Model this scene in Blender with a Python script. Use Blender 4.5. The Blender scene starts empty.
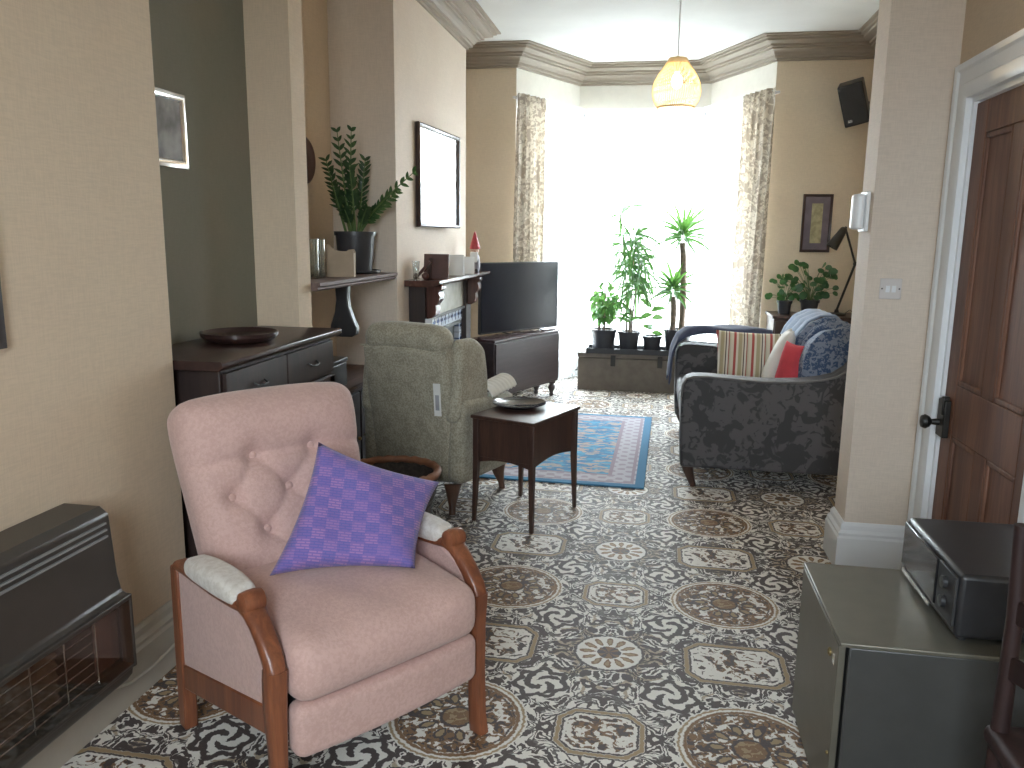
import bpy, bmesh, math, random
from mathutils import Vector, Matrix, Euler
C = bpy.context.scene.collection
SC = bpy.context.scene
PI = math.pi
R = math.radians

# ------------------------------------------------------------------ camera, sky, exposure
cam_d = bpy.data.cameras.new('camera'); cam = bpy.data.objects.new('camera', cam_d); C.objects.link(cam)
cam_d.sensor_width = 36.0; cam_d.lens = 800.0 / 1024.0 * 36.0; cam_d.clip_start = 0.05
vp = Vector((657 - 512, -(238 - 384), -800)).normalized()
upv = -Vector((462 - 512, -(4700 - 384), -800)).normalized()
upv = (upv - vp * upv.dot(vp)).normalized()
xr = vp.cross(upv)
Rm = Matrix((xr, vp, upv))
cam.matrix_world = Matrix.Translation((0, 0, 1.45)) @ Rm.to_4x4()
SC.camera = cam
SC.view_settings.view_transform = 'Standard'; SC.view_settings.look = 'None'
SC.view_settings.exposure = 0.46; SC.view_settings.gamma = 1.0
SC.view_settings.use_curve_mapping = False
SKY = 24.0
w = bpy.data.worlds.new('sky'); SC.world = w; w.use_nodes = True
bgn = w.node_tree.nodes['Background']
bgn.inputs[1].default_value = SKY
_wt = w.node_tree; _tc = _wt.nodes.new('ShaderNodeTexCoord'); _sp = _wt.nodes.new('ShaderNodeSeparateXYZ'); _rp = _wt.nodes.new('ShaderNodeValToRGB')
_mr = _wt.nodes.new('ShaderNodeMapRange'); _mr.inputs[1].default_value = -0.25; _mr.inputs[2].default_value = 0.25
_wt.links.new(_tc.outputs['Generated'], _sp.inputs[0]); _wt.links.new(_sp.outputs[2], _mr.inputs[0]); _wt.links.new(_mr.outputs[0], _rp.inputs[0]); _wt.links.new(_rp.outputs[0], bgn.inputs[0])
_rp.color_ramp.elements[0].position = 0.35; _rp.color_ramp.elements[0].color = (0.26, 0.27, 0.27, 1)   # street and front gardens
_rp.color_ramp.elements[1].position = 0.62; _rp.color_ramp.elements[1].color = (0.85, 0.925, 1.0, 1)    # overcast sky
try:
    SC.cycles.max_bounces = 10; SC.cycles.diffuse_bounces = 6; SC.cycles.transparent_max_bounces = 16
    SC.cycles.sample_clamp_indirect = 80.0; SC.cycles.use_denoising = True
except Exception: pass

def portal(name, loc, rot, sx, sy):
    d = bpy.data.lights.new(name, 'AREA'); d.shape = 'RECTANGLE'; d.size = sx; d.size_y = sy
    d.cycles.is_portal = True
    o = bpy.data.objects.new(name, d); C.objects.link(o); o.location = loc; o.rotation_euler = rot
    return o

# ------------------------------------------------------------------ material node helpers
class V:
    def __init__(s, nt, sock): s.nt = nt; s.s = sock
    def _m(s, op, *a): return M(s.nt, op, s, *a)
    def __add__(s, o): return s._m('ADD', o)
    __radd__ = __add__
    def __sub__(s, o): return s._m('SUBTRACT', o)
    def __rsub__(s, o): return M(s.nt, 'SUBTRACT', o, s)
    def __mul__(s, o): return s._m('MULTIPLY', o)
    __rmul__ = __mul__
    def __truediv__(s, o): return s._m('DIVIDE', o)
    def lt(s, o): return s._m('LESS_THAN', o)
    def gt(s, o): return s._m('GREATER_THAN', o)
    def abs(s): return s._m('ABSOLUTE')
    def mx(s, o): return s._m('MAXIMUM', o)
    def mn(s, o): return s._m('MINIMUM', o)
def M(nt, op, *a):
    n = nt.nodes.new('ShaderNodeMath'); n.operation = op
    for i, x in enumerate(a):
        if isinstance(x, V): nt.links.new(x.s, n.inputs[i])
        else: n.inputs[i].default_value = x
    return V(nt, n.outputs[0])
def smooth(nt, x, a, b):
    n = nt.nodes.new('ShaderNodeMapRange'); n.interpolation_type = 'SMOOTHSTEP'
    nt.links.new(x.s, n.inputs[0]); n.inputs[1].default_value = a; n.inputs[2].default_value = b
    return V(nt, n.outputs[0])
def mixc(nt, f, a, b):
    n = nt.nodes.new('ShaderNodeMix'); n.data_type = 'RGBA'
    for k, x in ((0, f), (6, a), (7, b)):
        if isinstance(x, V): nt.links.new(x.s, n.inputs[k])
        elif k == 0: n.inputs[0].default_value = x
        else: n.inputs[k].default_value = (*x, 1)
    return V(nt, n.outputs[2])
def comb(nt, x, y, z=0.0):
    n = nt.nodes.new('ShaderNodeCombineXYZ')
    for i, q in enumerate((x, y, z)):
        if isinstance(q, V): nt.links.new(q.s, n.inputs[i])
        else: n.inputs[i].default_value = q
    return V(nt, n.outputs[0])
def coords(nt):
    t = nt.nodes.new('ShaderNodeTexCoord'); s = nt.nodes.new('ShaderNodeSeparateXYZ')
    nt.links.new(t.outputs['Object'], s.inputs[0])
    return V(nt, s.outputs[0]), V(nt, s.outputs[1]), V(nt, s.outputs[2])
def noise(nt, vec, scale=5, detail=3, rough=0.5, dist=0.0):
    n = nt.nodes.new('ShaderNodeTexNoise'); nt.links.new(vec.s, n.inputs['Vector'])
    n.inputs['Scale'].default_value = scale; n.inputs['Detail'].default_value = detail
    n.inputs['Roughness'].default_value = rough; n.inputs['Distortion'].default_value = dist
    return V(nt, n.outputs[0])
def newmat(name):
    m = bpy.data.materials.new(name); m.use_nodes = True
    return m, m.node_tree, m.node_tree.nodes['Principled BSDF']
def bump(nt, b, h, strength=0.3, dist=0.01):
    n = nt.nodes.new('ShaderNodeBump'); n.inputs['Strength'].default_value = strength; n.inputs['Distance'].default_value = dist
    nt.links.new(h.s, n.inputs['Height']); nt.links.new(n.outputs[0], b.inputs['Normal'])
def P(name, col, rough=0.6, metal=0.0, var=0.12, scale=12.0, stretch=(1, 1, 1), bmp=0.0, bscale=None, spec=0.5, sheen=0.0, dist=0.003):
    """principled material with procedural colour variation and bump"""
    m, nt, b = newmat(name)
    x, y, z = coords(nt)
    vec = comb(nt, x * stretch[0], y * stretch[1], z * stretch[2])
    n = noise(nt, vec, scale, 4, 0.55)
    lo = tuple(c * (1 - var) for c in col); hi = tuple(min(1, c * (1 + var)) for c in col)
    c = mixc(nt, smooth(nt, n, 0.3, 0.7), lo, hi)
    nt.links.new(c.s, b.inputs['Base Color'])
    b.inputs['Roughness'].default_value = rough; b.inputs['Metallic'].default_value = metal
    b.inputs['Specular IOR Level'].default_value = spec
    if sheen: b.inputs['Sheen Weight'].default_value = sheen
    if bmp:
        bump(nt, b, noise(nt, vec, bscale or scale * 4, 3, 0.6), bmp, dist)
    return m
def wood(name, c1, c2, rough=0.4, axis=2, scale=3.0, spec=0.5):
    m, nt, b = newmat(name)
    q = list(coords(nt))
    s = [9.0, 9.0, 9.0]; s[axis] = 0.7
    vec = comb(nt, q[0] * s[0], q[1] * s[1], q[2] * s[2])
    n1 = noise(nt, vec, scale, 5, 0.65, 0.6); n2 = noise(nt, vec, scale * 6, 3, 0.6)
    c = mixc(nt, smooth(nt, n1, 0.35, 0.68), c1, c2)
    c = mixc(nt, smooth(nt, n2, 0.35, 0.75) * 0.35, c, tuple(v * 0.6 for v in c1))
    nt.links.new(c.s, b.inputs['Base Color']); b.inputs['Roughness'].default_value = rough
    b.inputs['Specular IOR Level'].default_value = spec
    bump(nt, b, n2, 0.15, 0.001)
    return m
def wallpaper(name, col, hs=0.05):
    m, nt, b = newmat(name)
    x, y, z = coords(nt)
    v1 = comb(nt, x * 14, y * 14, z * 150); v2 = comb(nt, x * 150, y * 150, z * 12)
    n1 = noise(nt, v1, 1.6, 3); n2 = noise(nt, v2, 1.6, 3); n3 = noise(nt, comb(nt, x, y, z), 2.2, 2)
    h = (n1 + n2) * 0.5
    c = mixc(nt, smooth(nt, h, 0.36, 0.64), tuple(q * (1 - hs) for q in col), tuple(min(1, q * (1 + hs)) for q in col))
    c = mixc(nt, smooth(nt, n3, 0.3, 0.7) * 0.10, c, (0.45, 0.28, 0.2))
    nt.links.new(c.s, b.inputs['Base Color']); b.inputs['Roughness'].default_value = 0.75
    b.inputs['Specular IOR Level'].default_value = 0.3
    bump(nt, b, h, 0.3, 0.002)
    return m

def carpet_mat():
    m, nt, b = newmat('patterned_carpet')
    x, y, z = coords(nt)
    jit = comb(nt, x, y, 0.0)
    x0, y0 = x, y
    x = x + (noise(nt, jit, 75, 1, 0.5) - 0.5) * 0.014; y = y + (noise(nt, comb(nt, y, x, 3.0), 75, 1, 0.5) - 0.5) * 0.014
    PX, PY = 0.87, 0.955
    u = (M(nt, 'FLOORED_MODULO', x - 0.33 + PX / 2, PX) - PX / 2)
    v = (M(nt, 'FLOORED_MODULO', y - 3.122 + PY / 2, PY) - PY / 2)
    au, av = u.abs(), v.abs()
    bu, bv = PX / 2 - au, PY / 2 - av
    CREAM = (0.84, 0.81, 0.75); DARK = (0.055, 0.038, 0.035); BR = (0.21, 0.105, 0.038); TAN = (0.36, 0.25, 0.13); MAUV = (0.42, 0.33, 0.30)
    # background acanthus scrolls, mirrored in every repeat
    mv = comb(nt, au, av, 0.37)
    wv = noise(nt, mv, 9.0, 1, 0.5); wu = noise(nt, comb(nt, av + 3.1, au, 0.9), 9.0, 1, 0.5)
    mv2 = comb(nt, au + wv * 0.16, av + wu * 0.16, 0.2)
    n1 = noise(nt, mv2, 12, 1.5, 0.45, 1.4)
    band = M(nt, 'SINE', n1 * 34.0)
    n2 = noise(nt, mv2, 6, 1, 0.5, 0.5)
    dark = smooth(nt, band + (n2 - 0.5) * 1.4, -0.16, 0.04)
    fl = noise(nt, comb(nt, au * 1.0, av * 1.0, 2.7), 26, 1, 0.4, 1.2)
    dark = dark.mx(smooth(nt, fl, 0.60, 0.63) * 0.9)
    col = mixc(nt, dark, CREAM, DARK)
    tanm = smooth(nt, noise(nt, mv2, 7.5, 1, 0.5, 1.0), 0.58, 0.62)
    col = mixc(nt, tanm * (1.0 - dark) * 0.8, col, TAN)
    # spiral rosettes between the medallions
    def polar(a, c):
        r = M(nt, 'SQRT', a * a + c * c); th = M(nt, 'ARCTAN2', c, a); return r, th
    def ring(r, r0, wd, soft=0.004): return 1.0 - smooth(nt, (r - r0).abs(), wd, wd + soft)
    r, th = polar(au - 0.225, av - 0.24)
    col = mixc(nt, r.lt(0.098), col, CREAM)
    sp = smooth(nt, M(nt, 'SINE', th * 3.0 + r * 120.0 + wv * 9.0), -0.1, 0.2)
    col = mixc(nt, sp * r.lt(0.068) * r.gt(0.016), col, DARK)
    lobes = M(nt, 'SINE', th * 7.0) * 0.010 + (wu - 0.5) * 0.03
    col = mixc(nt, ring(r + lobes, 0.080, 0.009), col, DARK)
    # round medallions
    r, th = polar(u, v)
    mn = noise(nt, comb(nt, u * 1.0, v * 1.0, 5.0), 34, 2, 0.5, 1.0)
    col = mixc(nt, r.lt(0.215), col, CREAM)
    col = mixc(nt, ring(r, 0.186, 0.004), col, BR)
    col = mixc(nt, ring(r, 0.172, 0.002), col, DARK)
    col = mixc(nt, ring(r, 0.205, 0.002), col, TAN)
    vin = smooth(nt, mn, 0.44, 0.48) * r.lt(0.180)
    col = mixc(nt, vin, col, mixc(nt, mn.gt(0.58), BR, DARK))
    pt = M(nt, 'COSINE', th * 10.0)
    pr = (r - 0.095) / 0.032
    pet = 1.0 - smooth(nt, pr * pr + (1.0 - pt) * 0.75, 0.8, 1.0)
    pin = 1.0 - smooth(nt, pr * pr + (1.0 - pt) * 0.75, 0.3, 0.45)
    col = mixc(nt, pet, col, DARK); col = mixc(nt, pin, col, TAN)
    col = mixc(nt, r.lt(0.052), col, mixc(nt, mn.gt(0.47), TAN, BR))
    col = mixc(nt, ring(r, 0.05, 0.003), col, DARK)
    # octagon panels
    def octagon(col, a, c, hw, hh, sm, wd, seed):
        d = (a - hw).mx(c - hh).mx((a + c - sm) * 0.72)
        col = mixc(nt, d.lt(0.014), col, CREAM)
        col = mixc(nt, ring(d, 0.0, wd), col, TAN)
        col = mixc(nt, ring(d, -0.012, 0.0028, 0.002), col, DARK)
        col = mixc(nt, ring(d, 0.012, 0.0022, 0.002), col, DARK)
        f = noise(nt, comb(nt, u, v, seed), 22, 2, 0.5, 1.8)
        rr = M(nt, 'SQRT', a * a + c * c)
        g = smooth(nt, f + (0.08 - rr) * 0.9, 0.50, 0.53) * d.lt(-0.025)
        return mixc(nt, g, col, mixc(nt, smooth(nt, f, 0.55, 0.6), BR, DARK))
    col = octagon(col, au, bv, 0.165, 0.125, 0.245, 0.006, 1.0)
    col = octagon(col, bu, av, 0.125, 0.105, 0.185, 0.005, 7.0)
    # small flower medallions
    r, th = polar(bu, bv)
    r2, th2 = polar(M(nt, 'SUBTRACT', bu, 0.0), bv)
    col = mixc(nt, r.lt(0.118), col, CREAM)
    col = mixc(nt, ring(r, 0.12, 0.0025), col, DARK)
    pt = M(nt, 'COSINE', th * 12.0); pr = (r - 0.075) / 0.030
    e = pr * pr + (1.0 - pt) * 0.7
    col = mixc(nt, 1.0 - smooth(nt, e, 0.8, 1.0), col, BR)
    col = mixc(nt, 1.0 - smooth(nt, e, 0.25, 0.4), col, TAN)
    col = mixc(nt, r.lt(0.042), col, mixc(nt, M(nt, 'SINE', th * 8.0).gt(0.0), BR, DARK))
    # cut-pile mottling
    pile = noise(nt, comb(nt, x, y, 0.0), 260, 2, 0.6)
    col = mixc(nt, smooth(nt, pile, 0.25, 0.75) * 0.14, col, (0.25, 0.21, 0.19))
    nt.links.new(col.s, b.inputs['Base Color']); b.inputs['Roughness'].default_value = 0.62
    b.inputs['Specular IOR Level'].default_value = 0.42; b.inputs['Sheen Weight'].default_value = 0.05
    bump(nt, b, pile, 0.5, 0.003)
    return m

def rug_mat(hx, hy):
    m, nt, b = newmat('blue_rug')
    x, y, z = coords(nt)
    BL = (0.07, 0.23, 0.42); BL2 = (0.10, 0.36, 0.56); TN = (0.50, 0.40, 0.36); LIL = (0.50, 0.49, 0.54)
    d = (hx - x.abs()).mn(hy - y.abs())
    n1 = noise(nt, comb(nt, x * 2.0, y * 5.5, 0.0), 3.2, 4, 0.6, 0.4)
    n2 = noise(nt, comb(nt, x.abs() * 2.0 + 4.0, y * 4.0, 0.0), 5.0, 3, 0.6, 0.8)
    col = mixc(nt, smooth(nt, n1, 0.48, 0.54), BL, BL2)
    col = mixc(nt, smooth(nt, n2, 0.52, 0.56), col, TN)
    inb = d.lt(0.22)
    mot = M(nt, 'SINE', y * 60.0) * M(nt, 'SINE', x * 60.0)
    bc = mixc(nt, smooth(nt, mot + (n2 - 0.5) * 2, 0.1, 0.4), LIL, (0.36, 0.32, 0.38))
    col = mixc(nt, inb, col, bc)
    col = mixc(nt, (d - 0.215).abs().lt(0.012), col, (0.33, 0.27, 0.32))
    col = mixc(nt, (d - 0.075).abs().lt(0.010), col, (0.33, 0.27, 0.32))
    col = mixc(nt, d.lt(0.055), col, (0.055, 0.20, 0.36))
    pile = noise(nt, comb(nt, x, y, 0.0), 220, 2, 0.6)
    nt.links.new(col.s, b.inputs['Base Color']); b.inputs['Roughness'].default_value = 0.9
    bump(nt, b, pile, 0.4, 0.003)
    return m

def stripes_mat():
    m, nt, b = newmat('striped_cotton')
    x, y, z = coords(nt)
    n = nt.nodes.new('ShaderNodeValToRGB'); n.color_ramp.interpolation = 'CONSTANT'
    t = M(nt, 'FLOORED_MODULO', x + 0.02, 0.115) / 0.115
    nt.links.new(t.s, n.inputs[0])
    cols = [(0, (0.62, 0.58, 0.48)), (.16, (0.38, 0.08, 0.07)), (.30, (0.66, 0.62, 0.52)), (.42, (0.40, 0.34, 0.22)), (.62, (0.60, 0.55, 0.42)), (.70, (0.08, 0.06, 0.06)), (.76, (0.66, 0.62, 0.55)), (.86, (0.30, 0.10, 0.08)), (.92, (0.5, 0.46, 0.36))]
    cr = n.color_ramp
    while len(cr.elements) < len(cols): cr.elements.new(0.5)
    for e, (p, c) in zip(cr.elements, cols): e.position = p; e.color = (*c, 1)
    nt.links.new(n.outputs[0], b.inputs['Base Color']); b.inputs['Roughness'].default_value = 0.85
    bump(nt, b, noise(nt, comb(nt, x, y, z), 180, 2), 0.4, 0.002)
    return m

def purple_mat():
    m, nt, b = newmat('purple_woven')
    x, y, z = coords(nt)
    wn = nt.nodes.new('ShaderNodeTexWhiteNoise'); wn.noise_dimensions = '2D'
    cx = M(nt, 'FLOOR', x / 0.036); 
    cy = M(nt, 'FLOOR', y / 0.030)
    nt.links.new(comb(nt, cx, cy).s, wn.inputs['Vector'])
    rnd = V(nt, wn.outputs['Value'])
    par = M(nt, 'FLOORED_MODULO', cx + cy, 2.0)
    dash = smooth(nt, M(nt, 'SINE', y / 0.0075 * 2 * PI / 1.0) * 0.5 + 0.5, 0.35, 0.65)
    dashx = M(nt, 'FLOORED_MODULO', x / 0.0225 + M(nt, 'FLOOR', y / 0.0075) * 0.5, 1.0).gt(0.15)
    BLU = (0.13, 0.125, 0.40); PUR = (0.27, 0.16, 0.42); PNK = (0.38, 0.21, 0.45)
    a = mixc(nt, rnd, BLU, (0.15, 0.12, 0.40)); c = mixc(nt, rnd, PUR, PNK)
    col = mixc(nt, par, mixc(nt, dash * dashx * 0.55, a, PUR), mixc(nt, dash * dashx, mixc(nt, 0.45, a, PUR), c))
    nt.links.new(col.s, b.inputs['Base Color']); b.inputs['Roughness'].default_value = 0.9
    b.inputs['Sheen Weight'].default_value = 0.15
    bump(nt, b, dash + noise(nt, comb(nt, x, y, z), 200, 2), 0.4, 0.002)
    return m

def damask_mat(name, c1, c2, scale=9.0, rough=0.7):
    m, nt, b = newmat(name)
    x, y, z = coords(nt)
    vec = comb(nt, x, y, z)
    n1 = noise(nt, vec, scale, 1.5, 0.5, 1.2); n2 = noise(nt, vec, scale * 2.3, 1.5, 0.5, 1.0)
    f = smooth(nt, n1, 0.50, 0.545).mx(smooth(nt, n2, 0.57, 0.61))
    col = mixc(nt, f, c1, c2)
    nt.links.new(col.s, b.inputs['Base Color']); b.inputs['Roughness'].default_value = rough
    b.inputs['Sheen Weight'].default_value = 0.15
    bump(nt, b, f * 0.6 + noise(nt, vec, 160, 2) * 0.5, 0.35, 0.003)
    return m

def curtain_mat():
    m = damask_mat('patterned_curtain', (0.80, 0.75, 0.66), (0.50, 0.44, 0.37), 17.0, 0.85)
    nt = m.node_tree; b = nt.nodes['Principled BSDF']; out = nt.nodes['Material Output']
    tl = nt.nodes.new('ShaderNodeBsdfTranslucent'); src = b.inputs['Base Color'].links[0].from_socket
    nt.links.new(src, tl.inputs[0]); mx = nt.nodes.new('ShaderNodeMixShader'); mx.inputs[0].default_value = 0.26
    nt.links.new(b.outputs[0], mx.inputs[1]); nt.links.new(tl.outputs[0], mx.inputs[2]); nt.links.new(mx.outputs[0], out.inputs[0])
    return m
def tweed_mat(name, c1, c2, scale=110):
    m, nt, b = newmat(name)
    x, y, z = coords(nt); vec = comb(nt, x, y, z)
    n = noise(nt, vec, scale, 2, 0.7); n2 = noise(nt, vec, 14, 3, 0.6)
    col = mixc(nt, smooth(nt, n * 0.7 + n2 * 0.3, 0.4, 0.6), c1, c2)
    nt.links.new(col.s, b.inputs['Base Color']); b.inputs['Roughness'].default_value = 0.9; b.inputs['Sheen Weight'].default_value = 0.2
    bump(nt, b, n, 0.5, 0.003)
    return m

def net_mat():
    m, nt, b = newmat('white_net'); nt.nodes.remove(b)
    out = nt.nodes['Material Output']
    tr = nt.nodes.new('ShaderNodeBsdfTransparent'); tl = nt.nodes.new('ShaderNodeBsdfTranslucent'); df = nt.nodes.new('ShaderNodeBsdfDiffuse')
    tl.inputs[0].default_value = (0.95, 0.96, 0.97, 1); df.inputs[0].default_value = (0.92, 0.93, 0.94, 1)
    m1 = nt.nodes.new('ShaderNodeMixShader'); m2 = nt.nodes.new('ShaderNodeMixShader')
    m1.inputs[0].default_value = 0.4; nt.links.new(tl.outputs[0], m1.inputs[1]); nt.links.new(df.outputs[0], m1.inputs[2])
    x, y, z = coords(nt)
    f = smooth(nt, noise(nt, comb(nt, x * 40, y * 40, z * 3), 1.0, 2), 0.3, 0.7) * 0.12 + 0.26
    nt.links.new(f.s, m2.inputs[0]); nt.links.new(tr.outputs[0], m2.inputs[1]); nt.links.new(m1.outputs[0], m2.inputs[2])
    nt.links.new(m2.outputs[0], out.inputs[0])
    return m
def glass_mat(name, tint=(0.96, 0.98, 0.98), refl=0.12, rough=0.02, graze=0.55):
    m, nt, b = newmat(name); nt.nodes.remove(b)
    out = nt.nodes['Material Output']
    tr = nt.nodes.new('ShaderNodeBsdfTransparent'); gl = nt.nodes.new('ShaderNodeBsdfGlossy'); mx = nt.nodes.new('ShaderNodeMixShader')
    fr = nt.nodes.new('ShaderNodeLayerWeight'); fr.inputs[0].default_value = 0.35
    tr.inputs[0].default_value = (*tint, 1); gl.inputs['Roughness'].default_value = rough
    f = V(nt, fr.outputs['Facing']) * graze + refl * 0.3
    nt.links.new(f.s, mx.inputs[0]); nt.links.new(tr.outputs[0], mx.inputs[1]); nt.links.new(gl.outputs[0], mx.inputs[2])
    nt.links.new(mx.outputs[0], out.inputs[0])
    return m
def leaf_mat(name, c1, c2, trans=0.35, rough=0.35):
    m, nt, b = newmat(name)
    out = nt.nodes['Material Output']
    x, y, z = coords(nt)
    n = noise(nt, comb(nt, x, y, z), 18, 3, 0.6)
    col = mixc(nt, smooth(nt, n, 0.35, 0.65), c1, c2)
    nt.links.new(col.s, b.inputs['Base Color']); b.inputs['Roughness'].default_value = rough
    tl = nt.nodes.new('ShaderNodeBsdfTranslucent'); nt.links.new(mixc(nt, 0.5, col, (0.25, 0.5, 0.08)).s, tl.inputs[0])
    mx = nt.nodes.new('ShaderNodeMixShader'); mx.inputs[0].default_value = trans
    nt.links.new(b.outputs[0], mx.inputs[1]); nt.links.new(tl.outputs[0], mx.inputs[2]); nt.links.new(mx.outputs[0], out.inputs[0])
    return m
def emit(name, col, s):
    m, nt, b = newmat(name)
    b.inputs['Base Color'].default_value = (*col, 1); b.inputs['Emission Color'].default_value = (*col, 1)
    b.inputs['Emission Strength'].default_value = s
    return m

MT = {}
MT['wall'] = wallpaper('cream_wallpaper', (0.64, 0.52, 0.385))
MT['walllit'] = wallpaper('cream_wallpaper_lit', (0.68, 0.59, 0.50))  # same cream wallpaper, its colour shifted to carry the light on the pier
MT['wallfar'] = wallpaper('cream_wallpaper_bounce_lit', (0.74, 0.64, 0.50))  # wallpaper lightened in colour to stand in for bounce light on far walls
MT['green'] = wallpaper('sage_wallpaper', (0.23, 0.225, 0.18), 0.04)
MT['frieze'] = P('cream_plaster', (0.74, 0.72, 0.66), 0.8, var=0.03, bmp=0.1)
MT['ceiling'] = P('white_ceiling', (0.72, 0.73, 0.72), 0.9, var=0.03, scale=3, bmp=0.15, bscale=60)
MT['cornice'] = P('taupe_cornice', (0.33, 0.285, 0.235), 0.6, var=0.015)
MT['white'] = P('white_gloss', (0.80, 0.82, 0.84), 0.3, var=0.02, scale=5)
MT['white2'] = P('white_upvc', (0.85, 0.86, 0.87), 0.35, var=0.02)
MT['carpet'] = carpet_mat()
MT['net'] = net_mat()
MT['glass'] = glass_mat('clear_glass')
MT['pine'] = wood('stained_pine', (0.13, 0.055, 0.034), (0.22, 0.10, 0.060), 0.55, 2, 1.6)
MT['mahog'] = wood('dark_mahogany', (0.030, 0.015, 0.014), (0.055, 0.027, 0.023), 0.28, 1, 2.0)
MT['mahogz'] = wood('dark_mahogany_upright', (0.024, 0.014, 0.013), (0.042, 0.024, 0.020), 0.5, 2, 2.0)
MT['brownwood'] = wood('brown_wood', (0.055, 0.030, 0.024), (0.095, 0.050, 0.036), 0.35, 2, 2.0)
MT['shelfwood'] = wood('shelf_wood', (0.13, 0.085, 0.075), (0.21, 0.14, 0.12), 0.65, 1, 2.0)
MT['tvwood'] = wood('stand_wood', (0.050, 0.036, 0.037), (0.072, 0.052, 0.052), 0.35, 0, 2.0)
MT['teak'] = wood('teak_arm', (0.17, 0.055, 0.028), (0.30, 0.105, 0.048), 0.3, 2, 2.2)
MT['pink'] = tweed_mat('pink_velour', (0.54, 0.35, 0.31), (0.60, 0.40, 0.36), 90)
MT['pinkpad'] = tweed_mat('pale_velour', (0.60, 0.55, 0.50), (0.70, 0.66, 0.62), 60)
MT['greytweed'] = tweed_mat('grey_green_tweed', (0.29, 0.265, 0.20), (0.46, 0.43, 0.34))
MT['black'] = P('black_plastic', (0.025, 0.025, 0.028), 0.35, var=0.1)
MT['blackmatte'] = P('matte_black', (0.03, 0.03, 0.032), 0.6, var=0.1)
MT['pot'] = P('dark_pot', (0.035, 0.037, 0.045), 0.3, var=0.1)
MT['screen'] = P('tv_screen', (0.012, 0.013, 0.020), 0.22, var=0.05, spec=0.3)
MT['heater'] = P('brown_enamel', (0.060, 0.052, 0.045), 0.38, metal=0.15, var=0.06, bmp=0.1, bscale=300)
MT['chrome'] = P('chrome', (0.75, 0.75, 0.75), 0.15, metal=1.0, var=0.03)
MT['silver'] = P('silver_frame', (0.70, 0.69, 0.68), 0.25, metal=0.9, var=0.05)
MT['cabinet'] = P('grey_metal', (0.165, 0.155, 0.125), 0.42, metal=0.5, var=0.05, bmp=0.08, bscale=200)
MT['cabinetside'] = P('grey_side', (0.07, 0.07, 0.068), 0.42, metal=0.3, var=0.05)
MT['brass'] = P('aged_brass', (0.30, 0.22, 0.10), 0.35, metal=0.9, var=0.15)
MT['iron'] = P('black_iron', (0.035, 0.033, 0.03), 0.4, metal=0.5, var=0.15, bmp=0.2)
MT['box'] = P('taupe_trunk', (0.145, 0.125, 0.105), 0.7, var=0.12, bmp=0.15)
MT['mirror'] = P('mirror_glass', (0.92, 0.94, 0.95), 0.02, metal=1.0, var=0.0)
MT['terracotta'] = P('basket_rim', (0.30, 0.13, 0.07), 0.5, var=0.2, bmp=0.4, bscale=80)
MT['basket'] = P('dark_wicker', (0.055, 0.040, 0.032), 0.7, var=0.3, scale=60, bmp=0.6)
MT['soil'] = P('dark_soil', (0.03, 0.022, 0.016), 0.95, var=0.4, scale=60, bmp=0.6)
MT['stem'] = P('green_stem', (0.10, 0.16, 0.05), 0.5, var=0.2)
MT['bark'] = P('grey_bark', (0.16, 0.12, 0.09), 0.8, var=0.3, scale=40, bmp=0.5)
MT['leafdark'] = leaf_mat('dark_glossy_leaf', (0.018, 0.045, 0.022), (0.045, 0.085, 0.04), 0.12, 0.3)
MT['leafmid'] = leaf_mat('green_leaf', (0.02, 0.085, 0.03), (0.05, 0.16, 0.05), 0.22)
MT['leaflight'] = leaf_mat('light_leaf', (0.05, 0.17, 0.05), (0.11, 0.27, 0.07), 0.3)
MT['card'] = P('tan_card', (0.36, 0.28, 0.20), 0.8, var=0.08)
MT['paper'] = P('white_card', (0.80, 0.81, 0.80), 0.7, var=0.03)
MT['brownleather'] = P('brown_frame', (0.085, 0.035, 0.028), 0.4, var=0.15)
MT['red'] = P('red_cotton', (0.55, 0.055, 0.075), 0.8, var=0.1, bmp=0.3, bscale=150)
MT['cream'] = P('cream_cotton', (0.72, 0.70, 0.66), 0.85, var=0.05, bmp=0.3, bscale=150)
MT['navy'] = P('navy_throw', (0.050, 0.062, 0.115), 0.9, var=0.2, bmp=0.5, bscale=120, sheen=0.2)
MT['paleblue'] = P('pale_blue_throw', (0.30, 0.37, 0.50), 0.9, var=0.12, bmp=0.5, bscale=90, sheen=0.2)
MT['bluepat'] = damask_mat('blue_patterned_throw', (0.040, 0.075, 0.15), (0.19, 0.22, 0.29), 30, 0.9)
MT['sofa'] = damask_mat('charcoal_damask', (0.080, 0.075, 0.078), (0.032, 0.030, 0.033), 9.5, 0.6)
MT['curtain'] = curtain_mat()
MT['rattan'] = P('rattan', (0.88, 0.72, 0.45), 0.55, var=0.12)
MT['gnomered'] = P('gnome_red', (0.40, 0.04, 0.05), 0.4)
MT['skin'] = P('gnome_skin', (0.6, 0.38, 0.28), 0.5)
MT['tile'] = None

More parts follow.
